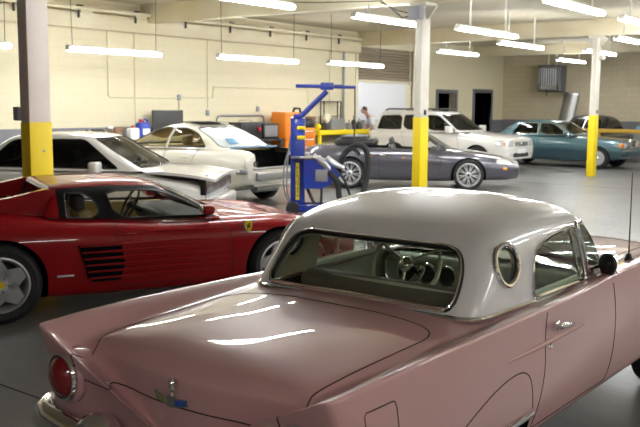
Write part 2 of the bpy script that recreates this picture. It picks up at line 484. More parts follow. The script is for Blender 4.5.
def wheel(root, x, y, r, w, rim_r, style, rim_m='alloy', hub=None):
    """y: outer face side (sign gives the side)"""
    s = 1 if y > 0 else -1
    T = Matrix.Translation((x, y, r)) @ Matrix.Scale(s, 4, (0, 1, 0))
    # local y: 0 = outer sidewall plane, negative inward
    prof = [(rim_r, -.02), (rim_r + .012, 0), (rim_r + (r - rim_r) * .55, .008), (r - .02, -.012), (r, -.04), (r, -w + .04), (r - .02, -w + .01), (rim_r, -w)]
    o = MB().lathe(prof, 40, T).build('wheel', 'rubber', root)
    R_ = rim_r
    mb = MB().lathe([(R_ + .004, -.012), (R_ + .012, -.002), (R_ - .004, .002), (R_ - .02, -.02), (R_ - .035, -.09), (R_ - .04, -w * .8)], 40, T)
    if style == 'star5':
        for k in range(5):
            a = 2 * PI * k / 5 + .5
            P = [(.045, -.075), (R_ * .30, -.095), (R_ * .62, -.07), (R_ - .018, -.042), (R_ - .018, .042), (R_ * .62, .07), (R_ * .30, .095), (.045, .075)]
            mb.prism([(u * math.cos(a) - v * math.sin(a), u * math.sin(a) + v * math.cos(a)) for u, v in P], -.055, -.012, T)
        mb.lathe([(0, -.005), (.05, -.005), (.06, -.02), (.06, -.06)], 24, T)
    elif style == 'multi':
        for k in range(9):
            a = 2 * PI * k / 9 + .2
            for dv in (-.05, .05):
                P = [(.05, -.012 + dv * .4), (R_ - .01, -.010 + dv), (R_ - .01, .010 + dv), (.05, .012 + dv * .4)]
                mb.prism([(u * math.cos(a) - v * math.sin(a), u * math.sin(a) + v * math.cos(a)) for u, v in P], -.05, -.01, T)
        mb.lathe([(0, -.002), (.045, -.004), (.07, -.02), (.07, -.06)], 24, T)
    elif style == 'five':
        for k in range(5):
            a = 2 * PI * k / 5 + .3
            P = [(.04, -.05), (R_ - .012, -.055), (R_ - .012, .055), (.04, .05)]
            mb.prism([(u * math.cos(a) - v * math.sin(a), u * math.sin(a) + v * math.cos(a)) for u, v in P], -.05, -.012, T)
        mb.lathe([(0, -.004), (.06, -.006), (.08, -.02), (.08, -.06)], 24, T)
    elif style == 'disc':
        mb.lathe([(0, .004), (.05, .004), (.06, -.004), (R_ * .75, .0), (R_ * .8, -.012), (R_ - .015, -.012)], 40, T)
        for k in range(14):
            a = 2 * PI * k / 14; mb.ball((R_ * .87 * math.cos(a), -.008, R_ * .87 * math.sin(a)), .014, 8, (1, .5, 1), T)
    mb.build('rim', rim_m, o)
    MB().lathe([(0, -w * .55), (R_ - .05, -w * .55), (R_ - .05, -w * .7)], 24, T).build('brake_disc', 'dark', o)
    if style in ('star5', 'five'):
        for k in range(5):
            a = 2 * PI * k / 5 + .5 + PI / 5
            if style == 'star5': MB().lathe([(0, .004), (.012, .004), (.012, -.02)], 8, T @ Matrix.Translation((.058 * math.cos(a), -.008, .058 * math.sin(a)))).build('wheel_bolt', 'chrome', o)
        MB().lathe([(0, .004), (.028, .003), (.03, -.01)], 16, T).build('hub_cap', hub or rim_m, o)
    elif style == 'disc':
        MB().lathe([(0, .012), (.035, .01), (.045, .003)], 20, T).build('hub_cap', 'chrome', o)
    else:
        MB().lathe([(0, .006), (.03, .004), (.032, -.01)], 16, T).build('hub_cap', 'dark', o)
    return o
def wells(root, body, tg, depth=.26, m='void'):
    mb = MB()
    for path in body.loops(tg):
        ids = path[:-1] if path[0] == path[-1] else path
        P = [body.V[i] for i in ids]; n = len(P); s = 1 if np.mean([p[1] for p in P]) > 0 else -1
        V = [tuple(p) for p in P] + [(p[0], p[1] - s * depth, p[2]) for p in P]
        F = [(i, (i + 1) % n, (i + 1) % n + n, i + n) for i in range(n)] + [tuple(range(n, 2 * n))]
        mb.add(V, F)
    return mb.build('wheel_well', m, root)
def tub(root, x0, x1, w, z0, z1, m='dark_vinyl'):
    """floor, sides and dashboard lining of the cabin"""
    mb = MB(); mb.box(((x0 + x1) / 2, 0, z0), (x1 - x0, 2 * w, .03))
    for s in (1, -1): mb.box(((x0 + x1) / 2, s * w, (z0 + z1) / 2), (x1 - x0, .03, z1 - z0))
    mb.box((x0, 0, (z0 + z1) / 2), (.03, 2 * w, z1 - z0)); mb.box((x1, 0, (z0 + z1) / 2), (.03, 2 * w, z1 - z0))
    return mb.build('interior_trim', m, root)
def mirror(root, x, y, z, m, sz=(.08, .16, .11)):
    s = 1 if y > 0 else -1
    o = MB().box((x, y + s * sz[1] * .45, z + .03), sz, bev=.035, seg=3).box((x + .03, y - s * .02, z - .01), (.05, .10, .035), bev=.012).build('side_mirror', m, root)
    MB().box((x - sz[0] * .5 - .001, y + s * sz[1] * .45, z + .03), (.006, sz[1] * .8, sz[2] * .75), bev=.002).build('mirror_glass', 'chrome', o)
    return o
def handle(root, x, y, z, m, L=.15):
    s = 1 if y > 0 else -1
    return MB().box((x, y + s * .012, z), (L, .02, .026), bev=.008).build('door_handle', m, root)
def bx(mb, x0, x1, y0, y1, z0, z1, bev=0.): return mb.box(((x0 + x1) / 2, (y0 + y1) / 2, (z0 + z1) / 2), (x1 - x0, y1 - y0, z1 - z0), bev=bev)
def text_mesh(name, body, size, mtx, m, parent, sx=1.):
    cu = bpy.data.curves.new(name, 'FONT'); cu.body = body; cu.size = size; cu.extrude = .0015; cu.align_x = 'CENTER'; cu.align_y = 'CENTER'
    t = bpy.data.objects.new(name, cu); COL.objects.link(t); bpy.context.view_layer.update()
    me = bpy.data.meshes.new_from_object(t.evaluated_get(bpy.context.evaluated_depsgraph_get())); bpy.data.objects.remove(t); bpy.data.curves.remove(cu)
    me.transform(mtx @ Matrix.Scale(sx, 4, (1, 0, 0))); me.materials.clear(); me.name = name
    return link_mesh(name, me, m, parent)
# ------------------------------------------------------------------ pink two-seat hardtop (hero)
def pink_car():
    c = thing('hardtop_car', 'dusty pink fifties two-seater with pale grey porthole hardtop, filling the foreground', 'car', (-2.364, 3.266, 0), 89.28)
    # rows: bottom centre, bottom edge, rocker, mid, upper, crest out, crest in, valley, lid side, lid mid, centre
    def st(x, mid, up, crest, cin, val, lid, zc, zb=.27, yb=.74, dx=None):
        P = np.array([(x, 0, zb), (x, yb, zb), (x, yb + .035, zb + .04), (x, *mid), (x, *up), (x, *crest), (x, *cin), (x, *val), (x, *lid), (x, lid[0] * .5, zc), (x, 0, zc)], float)
        if dx is not None: P[:, 0] += dx
        return P
    S = [
     st(-1.06, (.80, .50), (.805, .70), (.788, .882), (.735, .868), (.640, .750), (.555, .790), .792, .36, .70, np.array([0, 0, 0, 0, 0, -.075, -.065, .06, .075, .02, .005])),
     st(-.98, (.815, .49), (.825, .70), (.80, .888), (.745, .874), (.650, .772), (.57, .826), .842, .32, .72, np.array([0, 0, 0, 0, 0, -.04, -.035, .02, .02, 0, -.01])),
     st(-.85, (.82, .48), (.83, .70), (.805, .895), (.745, .88), (.660, .790), (.59, .840), .876, .30),
     st(-.50, (.82, .46), (.83, .70), (.81, .900), (.75, .885), (.665, .825), (.61, .852), .900, .28),
     st(-.10, (.815, .46), (.825, .70), (.81, .900), (.755, .888), (.675, .850), (.62, .866), .903),
     st(.40, (.81, .46), (.815, .70), (.805, .898), (.755, .892), (.69, .872), (.63, .88), .905),
     st(.90, (.81, .46), (.815, .70), (.795, .898), (.75, .895), (.70, .88), (.64, .888), .905),
     st(1.40, (.81, .46), (.815, .72), (.79, .915), (.745, .918), (.68, .905), (.6, .915), .925),
     st(1.90, (.815, .48), (.825, .74), (.795, .925), (.735, .925), (.64, .900), (.5, .920), .945),
     st(2.50, (.82, .48), (.83, .74), (.79, .915), (.73, .915), (.62, .875), (.48, .905), .925, .28),
     st(3.00, (.80, .48), (.81, .72), (.76, .885), (.70, .885), (.60, .83), (.45, .86), .880, .30),
     st(3.30, (.76, .48), (.77, .70), (.72, .850), (.66, .845), (.56, .76), (.42, .78), .800, .33, .66)]
    S = capped(S, rear=((-.012, .96), (-.015, .8), (-.015, .4), (-.015, 0)), zr=.50, zf=.56, xr=-1.055)
    rad = [0, .05, .04, .25, .12, .020, .035, .07, .07, 2, 0]
    B = PM.loft(S, rad, .028, m=9)
    # cabin opening under the hardtop
    B.cut(shape([(.16, -.60, .15), (1.42, -.64, .2), (1.42, .64, .2), (.16, .60, .15)], (0, 1)), lambda q, n: q[2] > .78, 'hole')
    # wheel openings: front arch and rear opening below the skirt
    for s in (1, -1):
        B.cut(arch(2.59, .34, .37), side(s), 'hole_front%d' % s, ('body',))
        B.cut(shape([(-.40, .425, .02), (.385, .425, .02), (.38, .1, .01), (-.42, .1, .01)]), side(s), 'hole_rear%d' % s, ('body',))
        B.cut(shape([(-.40, .425, .01), (-.36, .53, .16), (.02, .655, .30), (.33, .655, .14), (.395, .425, .01)], r=.1), side(s), 'skirt%d' % s, ('body',))
        B.cut(shape([(.42, .33, .02), (.50, .60, .2), (.475, .76, .1), (.53, .93, .02), (1.395, .95, .02), (1.42, .6, .2), (1.38, .33, .04)]), lambda q, n, s=s: q[1] * s > .69, 'door%d' % s, ('body',))
        B.cut(shape([(-.9713, .8031, .01), (-.7853, .8033, .015), (-.7607, .5613, .03), (-.9427, .5611, .03)]), lambda q, n, s=s: q[1] * s > .74 and n[1] * s > .3, 'flap%d' % s, ('body',))
    q = smooth_poly([(-.10, -.60, .16), (-.10, .60, .16), (-.90, .592, .10), (-1.3, .55, .01), (-1.3, -.55, .01), (-.90, -.592, .10)])
    B.cut(lambda V: np.maximum(sd_poly(V[:, (0, 1)], q), .672 - V[:, 2]), lambda p, n: p[2] > .6, 'lid', ('body',))
    q2 = smooth_poly([(1.62, -.60, .1), (3.20, -.5, .2), (3.20, .5, .2), (1.62, .60, .1)])
    B.cut(lambda V: sd_poly(V[:, (0, 1)], q2), ontop, 'hood', ('body',))
    B.emit('body', 'body', 'pink', c)
    lid = B.emit('lid', 'boot_lid', 'pink', c); B.trim('lid', .0035, 'lid_seam', 'seam', lid, -.001)
    hd = B.emit('hood', 'bonnet', 'pink', c); B.trim('hood', .003, 'bonnet_seam', 'seam', hd, -.001)
    for s in (1, -1):
        d = B.emit('door%d' % s, 'door', 'pink', c); B.trim('door%d' % s, .0035, 'door_seam', 'seam', d, -.001, filt=lambda p: p[2] < .875)
        k = B.emit('skirt%d' % s, 'fender_skirt', 'pink', c); B.trim('skirt%d' % s, .0035, 'skirt_seam', 'seam', k, -.001, filt=lambda p: p[2] > .44)
        f = B.emit('flap%d' % s, 'access_flap', 'pink', c); B.trim('flap%d' % s, .003, 'flap_seam', 'seam', f, -.001)
        MB().tube([(-.38, s * .812, .425), (-.2, s * .818, .427), (0, s * .82, .428), (.2, s * .818, .427), (.375, s * .812, .425)], .013, 8).build('skirt_edge', 'chrome', k)
        # raised bead along the flank
        xs = np.linspace(.03, .95, 14)
        MB().tube([(x, s * (.813 - .002), .732) for x in xs], [.004 + .009 * max(0, math.sin(PI * i / 13)) ** .5 for i in range(14)], 8).build('side_bead', 'pink', c)
        # door handle, key lock
        h = MB().box((.60, s * .815, .795), (.05, .03, .045), bev=.012, seg=3).tube([(.60, s * .835, .795), (.66, s * .845, .79), (.74, s * .838, .78), (.765, s * .822, .777)], [.013, .014, .012, .009], 10).ball((.60, s * .838, .795), .019, 12).build('door_handle', 'chrome', d)
        MB().lathe([(0, .006), (.012, .006), (.015, 0)], 14, Matrix.Translation((.545, s * .812, .705)) @ Matrix.Scale(s, 4, (0, 1, 0))).build('door_lock', 'chrome', d)
        # tail lamp in the end of the fin
        T = Matrix.Translation((-1.078, s * .655, .665)) @ Matrix.Rotation(R(90 - 5 * s), 4, 'Z')
        pod = MB().lathe([(.08, -.14), (.118, -.06), (.122, .005), (.110, .022), (.100, .026)], 36, T).build('lamp_pod', 'pink', c)
        bz = MB().lathe([(.106, .015), (.109, .034), (.103, .044), (.094, .044), (.088, .03)], 36, T).build('tail_lamp', 'chrome', c)
        MB().lathe([(0, .078), (.03, .076), (.058, .066), (.080, .050), (.092, .030)], 36, T).build('lamp_lens', 'red_lens', bz)
        # front wheel and half hidden rear wheel
        wheel(c, 2.59, s * .775, .34, .17, .20, 'disc', 'chrome')
        wheel(c, 0, s * .765, .34, .17, .20, 'disc', 'chrome')
        # headlamps
        T = Matrix.Translation((3.30, s * .62, .66)) @ Matrix.Rotation(R(-90), 4, 'Z')
        o = MB().lathe([(.12, -.06), (.118, .03), (.10, .04), (.092, .03)], 28, T).build('head_lamp', 'chrome', c)
        MB().lathe([(0, .055), (.05, .048), (.095, .028)], 28, T).build('lamp_lens', 'lens', o)
    mbw = PM(); 
    wl = MB()
    for tg in ('hole_front1', 'hole_front-1', 'hole_rear1', 'hole_rear-1'): wells(c, B, tg)
    # rear bumper with guards
    def bar(path, prof, name, m, parent):
        V = []; F = []; n = len(prof); P = [Vector((*p, 0)) for p in path]
        for i, p in enumerate(P):
            a = P[max(0, i - 1)]; b = P[min(len(P) - 1, i + 1)]; t = (b - a).normalized(); nrm = Vector((t.y, -t.x, 0))
            for u, z in prof: V.append((p.x + nrm.x * u, p.y + nrm.y * u, z))
        for i in range(len(P) - 1):
            for k in range(n): F.append((i * n + k, i * n + (k + 1) % n, (i + 1) * n + (k + 1) % n, (i + 1) * n + k))
        F.append(tuple(range(n))); F.append(tuple((len(P) - 1) * n + k for k in range(n)))
        mb = MB(); mb.add(V, F, True); return mb.build(name, m, parent)
    half = [(-.76, .845), (-.88, .865), (-.98, .87), (-1.06, .850), (-1.11, .80), (-1.14, .71), (-1.155, .58), (-1.165, .40), (-1.17, .2)]
    path = [(x, y) for x, y in half] + [(-1.172, 0)] + [(x, -y) for x, y in reversed(half)]
    prof = [(.0 + .05 * math.cos(a) * (1 if math.cos(a) > 0 else .5),   .455 + .080 * math.sin(a)) for a in np.linspace(0, 2 * PI, 18, endpoint=False)]
    bp = bar(path, prof, 'rear_bumper', 'chrome', c)
    for s in (1, -1):
        T = Matrix.Translation((-1.16, s * .35, .48)) @ Matrix.Rotation(R(90), 4, 'Z')
        MB().lathe([(.0, -.06), (.095, -.05), (.115, .0), (.108, .04), (.085, .068), (.068, .064), (.06, .02), (0, .01)], 28, T).build('bumper_guard', 'chrome', bp)
    half = [(3.0, .83), (3.2, .83), (3.34, .77), (3.40, .6), (3.43, .3)]
    path = [(x, -y) for x, y in half] + [(3.44, 0)] + [(x, y) for x, y in reversed(half)]
    bar(path, prof, 'front_bumper', 'chrome', c)
    MB().box((3.33, 0, .58), (.03, .95, .13), bev=.012).build('grille', 'dark', c)
    # boot badge: bird with spread wings under a small knob
    b = MB()
    fr = [(.098, .730), (.024, .714), (0, .722), (-.024, .714), (-.098, .722), (-.082, .690), (-.024, .680), (0, .674), (.024, .680), (.076, .692)]
    b.prism(fr, -1.092, -1.070, axis='x')
    em = b.build('boot_badge', 'chrome', c)
    MB().prism([(-.026, .709), (-.089, .717), (-.078, .694), (-.026, .686)], -1.0945, -1.09, axis='x').build('badge_inlay', 'badge_blue', em, 'blue badge wing')
    MB().prism([(.088, .724), (.026, .709), (.026, .686), (.072, .697)], -1.0945, -1.09, axis='x').build('badge_inlay', 'badge_gold', em, 'greenish gold badge wing')
    MB().tube([(-1.075, 0, .722), (-1.09, 0, .738)], .009, 8).lathe([(.006, -.010), (.019, -.008), (.022, 0), (.019, .008), (.006, .010), (.006, -.010)], 20, Matrix.Translation((-1.088, -.003, .762)) @ Matrix.Rotation(R(70), 4, 'Z') @ Matrix.Scale(1.45, 4, (0, 0, 1))).build('boot_knob', 'chrome', em)
    MB().box((-1.085, .385, .684), (.02, .022, .022), bev=.007).build('boot_hinge_pin', 'chrome', c)
    # ---- hardtop and glass house
    rads = ring_rad(.07, .13)
    rings = [ring(1.69, .15, .05, .02, .695, .655, .1, .2, .925, .893, .885),
             ring(1.685, .15, .058, .02, .695, .655, .1, .2, .94, .91, .905),
             ring(1.56, .12, .165, .02, .690, .640, .1, .2, 1.06, 1.06, 1.05),
             ring(1.40, .10, .27, .02, .672, .612, .1, .2, 1.19, 1.195, 1.18),
             ring(1.34, .10, .325, .03, .648, .59, .1, .2, 1.235, 1.245, 1.222),
             ring(1.27, .09, .42, .05, .59, .53, .1, .2, 1.28, 1.295, 1.265),
             ring(1.17, .08, .58, .06, .42, .38, .1, .2, 1.325, 1.342, 1.305),
             ring(1.06, .04, .78, .04, .18, .16, .05, .05, 1.356, 1.364, 1.342),
             ring(.98, .0, .92, .0, 0., 0., .0, .0, 1.366, 1.369, 1.362)]
    G = PM.loft(rings, rads, .03, par=[0, .03, .2, .36, .42, .52, .68, .86, 1.0], tag='roof', m=8)
    def wsd(V):   # windscreen: ahead of the raked pillar
        z = V[:, 2]; line = 1.305 - (z - .90) * .50
        return np.maximum(np.maximum(line - V[:, 0], .942 - z), z - 1.212)
    G.cut(wsd, lambda p, n: p[0] > 1.05, 'windscreen')
    def pil(V):
        z = V[:, 2]; line = 1.255 - (z - .90) * .50
        return np.maximum(np.maximum(line - V[:, 0], .5 - z), z - 1.222)
    G.cut(pil, lambda p, n: p[0] > 1.02, 'pillar', ('roof',))
    for s in (1, -1):
        G.cut(shape([(.615, .905, .015), (.625, 1.13, .16), (.80, 1.185, .14), (1.115, 1.206, .02), (1.245, .905, .015)]), side(s), 'side%d' % s, ('roof', 'pillar'))
        ca, sa = math.cos(R(16)), math.sin(R(16)); C0 = np.array([.40, s * .63, 1.092])
        def port(V, s=s, C0=C0):
            u = (V[:, 0] - C0[0]) * ca + (V[:, 1] * s - .63) * sa
            return np.hypot(u, V[:, 2] - C0[2]) - .093
        G.cut(port, lambda p, n, s=s: p[1] * s > .45 and -n[0] * sa + n[1] * s * ca > .3, 'port%d' % s, ('roof',))
    G.cut(shape([(-.545, .912, .06), (.545, .912, .06), (.535, 1.06, .1), (.475, 1.168, .09), (-.475, 1.168, .09), (-.535, 1.06, .1)], (1, 2)), lambda p, n: p[0] < .5 and n[0] < -.1, 'back', ('roof',))
    rf = G.emit('roof', 'hardtop', 'hardtop', c, label='pale grey removable hardtop')
    G.emit('roof', 'headlining', 'cream_vinyl', rf, -.035, flip=True)
    G.emit('windscreen', 'windscreen', 'shade_glass', c)
    G.trim('windscreen', .011, 'windscreen_frame', 'chrome', c, 0)
    G.emit('pillar', 'windscreen_pillar', 'chrome', c)
    bk = G.emit('back', 'rear_window', 'glass', c)
    G.trim('back', .013, 'window_seal', 'rubber', bk, .001); G.trim('back', .006, 'window_trim', 'chrome', bk, .012)
    for s in (1, -1):
        w = G.emit('side%d' % s, 'side_window', 'glass', c); G.trim('side%d' % s, .009, 'window_frame', 'chrome', w, .001)
        # vent window bar
        MB().tube([(1.085, s * .655, 1.195), (1.14, s * .672, 1.06), (1.20, s * .684, .91)], .009, 8, flat=1.).build('vent_bar', 'chrome', w)
        p = G.emit('port%d' % s, 'porthole_window', 'glass', c); G.trim('port%d' % s, .013, 'porthole_ring', 'chrome', p, .003, 8)
        G.trim('port%d' % s, .008, 'porthole_seal', 'rubber', p, -.008, 6)
    # chrome band where the hardtop meets the deck
    G.trim('roof', .013, 'base_trim', 'chrome', rf, .004, 8, filt=lambda p: p[2] < .918 and p[0] < .64)
    # ---- cabin
    tub(c, .10, 1.60, .70, .36, .86, 'dark_vinyl')
    MB().box((.33, 0, .80), (.42, 1.24, .05), bev=.02).build('parcel_shelf', 'brown_vinyl', c)
    o = MB().box((.80, 0, .56), (.52, 1.24, .16), bev=.06, seg=3).build('bench_seat', 'cream_vinyl', c)
    MB().box((.50, 0, .73), (.15, 1.24, .38), bev=.055, seg=3, rot=Matrix.Rotation(R(-12), 4, 'Y')).build('backrest', 'brown_vinyl', o)
    MB().tube([(.445, -.60, .895), (.44, 0, .905), (.445, .60, .895)], .014, 8).build('seat_piping', 'cream_vinyl', o)
    for s in (1, -1):
        d = MB().box((.98, s * .675, .72), (.85, .04, .34), bev=.015).build('door_panel', 'green_vinyl', c)
        MB().tube([(.60, s * .66, .905), (1.28, s * .66, .91)], .02, 8).build('door_cap', 'green_vinyl', d)
        MB().box((.95, s * .635, .74), (.30, .05, .05), bev=.02).build('arm_rest', 'cream_vinyl', d)
    ds = MB().box((1.42, 0, .80), (.30, 1.30, .20), bev=.07, seg=4).build('dashboard', 'green_vinyl', c)
    for y in (.16, .30, .44): 
        T = Matrix.Translation((1.262, y, .80)) @ Matrix.Rotation(R(90), 4, 'Z')
        g = MB().lathe([(.0, .004), (.055, .004), (.060, .016), (.066, .016), (.068, 0)], 24, T).build('gauge', 'chrome', ds)
        MB().lathe([(0, .006), (.052, .006)], 20, T).build('gauge_face', 'black', g)
    MB().box((1.268, -.30, .80), (.012, .42, .07), bev=.004).build('glove_box_lid', 'steel', ds)
    steering(c, (1.06, .325, .885), .228, 20, 'cream_vinyl', 'chrome', 3, .013)
    # interior mirror, radio aerial, round door mirror
    MB().box((1.13, 0, 1.135), (.025, .22, .06), bev=.012).tube([(1.14, 0, 1.16), (1.18, 0, 1.21)], .007, 6).build('interior_mirror', 'chrome', c)
    a = MB().lathe([(0, .03), (.012, .03), (.025, .0), (.030, -.012)], 16, Matrix.Translation((1.915, -.70, .925)) @ Matrix.Rotation(R(90), 4, 'X')).build('aerial', 'black', c)
    MB().tube([(1.915, -.70, .93), (1.905, -.70, 1.44)], [.0045, .003], 6).build('aerial_rod', 'dark', a)
    T = Matrix.Translation((1.41, -.755, .965)) @ Matrix.Rotation(R(62), 4, 'Z')
    mr = MB().lathe([(0, .028), (.042, .025), (.062, .008), (.064, -.006), (.045, -.028), (0, -.04)], 28, T).build('side_mirror', 'black', c)
    MB().tube([(1.45, -.735, .95), (1.47, -.755, .925), (1.48, -.765, .90)], [.012, .016, .028], 10).build('mirror_stalk', 'chrome', mr)
    return c

# ------------------------------------------------------------------ shared builder for the other cars
def simple_car(c, P):
    g = P.get
    body = PM.loft(capped(P['st'], *(g('caps') or ()), zf=g('zf'), zr=g('zr')), P.get('rad', BODY_RAD), P.get('step', .06))
    base = P['rings'][0]; x0, x1, wy = base[:, 0].min(), base[:, 0].max(), base[:, 1].max()
    if g('hole', True): body.cut(shape([(x0 + .12, -wy + .1, .1), (x1 - .15, -wy + .1, .2), (x1 - .15, wy - .1, .2), (x0 + .12, wy - .1, .1)], (0, 1)), lambda q, n: q[2] > P['belt'] - .12 and n[2] > .3, 'hole')
    for s in (1, -1):
        for i, (ax, r, ra) in enumerate(P['axles']): body.cut(arch(ax, r, ra), side(s), 'hole%d%d' % (i, s), ('body',))
    for nm, poly, mt, kind in P.get('cuts', ()):
        if kind == 'side':
            for s in (1, -1): body.cut(shape(poly), side(s), '%s%d' % (nm, s), ('body',))
        elif kind == 'front': body.cut(shape(poly, (1, 2)), fwd, nm + '0', ('body',))
        elif kind == 'rear': body.cut(shape(poly, (1, 2)), aft, nm + '0', ('body',))
        elif kind == 'top': body.cut(shape(poly, (0, 1)), ontop, nm + '0', ('body',))
        elif kind == 'corner':  # outline in (x,z), only where it faces forward or sideways
            for s in (1, -1): body.cut(shape(poly), lambda q, n, s=s: q[1] * s > P.get('corner_y', .3) and n[2] < .8, '%s%d' % (nm, s), ('body',))
    body.emit('body', 'body', P['paint'], c)
    done = set()
    for nm, poly, mt, kind in P.get('cuts', ()):
        for s in ('1', '-1', '0'):
            t = nm + s
            if t in done or t not in body.T or nm.startswith('hole'): continue
            done.add(t); o = body.emit(t, nm, mt, c)
            if mt == P['paint'] or nm in P.get('seamed', ()): body.trim(t, P.get('seam', .004), nm + '_seam', 'seam', o, -.001)
    for i in range(len(P['axles'])):
        for s in (1, -1): wells(c, body, 'hole%d%d' % (i, s), .30)
    gh = PM.loft(P['rings'], P['rrad'], P.get('gstep', .05), par=g('gpar'), tag='roof')
    for nm, poly, mt, kind in P['windows']:
        if kind == 'side':
            for s in (1, -1): gh.cut(shape(poly, r=.03), side(s), '%s%d' % (nm, s), g('gsrc') or ('roof', 'window_surround1', 'window_surround-1'))
        elif kind == 'front': gh.cut(shape(poly, (1, 2), r=.05), lambda p, n: n[0] > .1 and n[2] < .93, nm + '0', ('roof',))
        elif kind == 'rear': gh.cut(shape(poly, (1, 2), r=.05), lambda p, n: n[0] < -.1 and n[2] < .97, nm + '0', ('roof',))
    rf = gh.emit('roof', 'roof', g('roof_mat') or P['paint'], c)
    gh.emit('roof', 'headlining', g('lining') or 'dark_vinyl', rf, -.03, flip=True)
    done = set()
    for nm, poly, mt, kind in P['windows']:
        for s in ('1', '-1', '0'):
            t = nm + s
            if t in done or t not in gh.T: continue
            done.add(t); o = gh.emit(t, nm, mt, c)
            if nm != 'window_surround': gh.trim(t, P.get('trim_r', .009), 'window_seal', P.get('trim', 'black'), o, .001)
    return body, gh

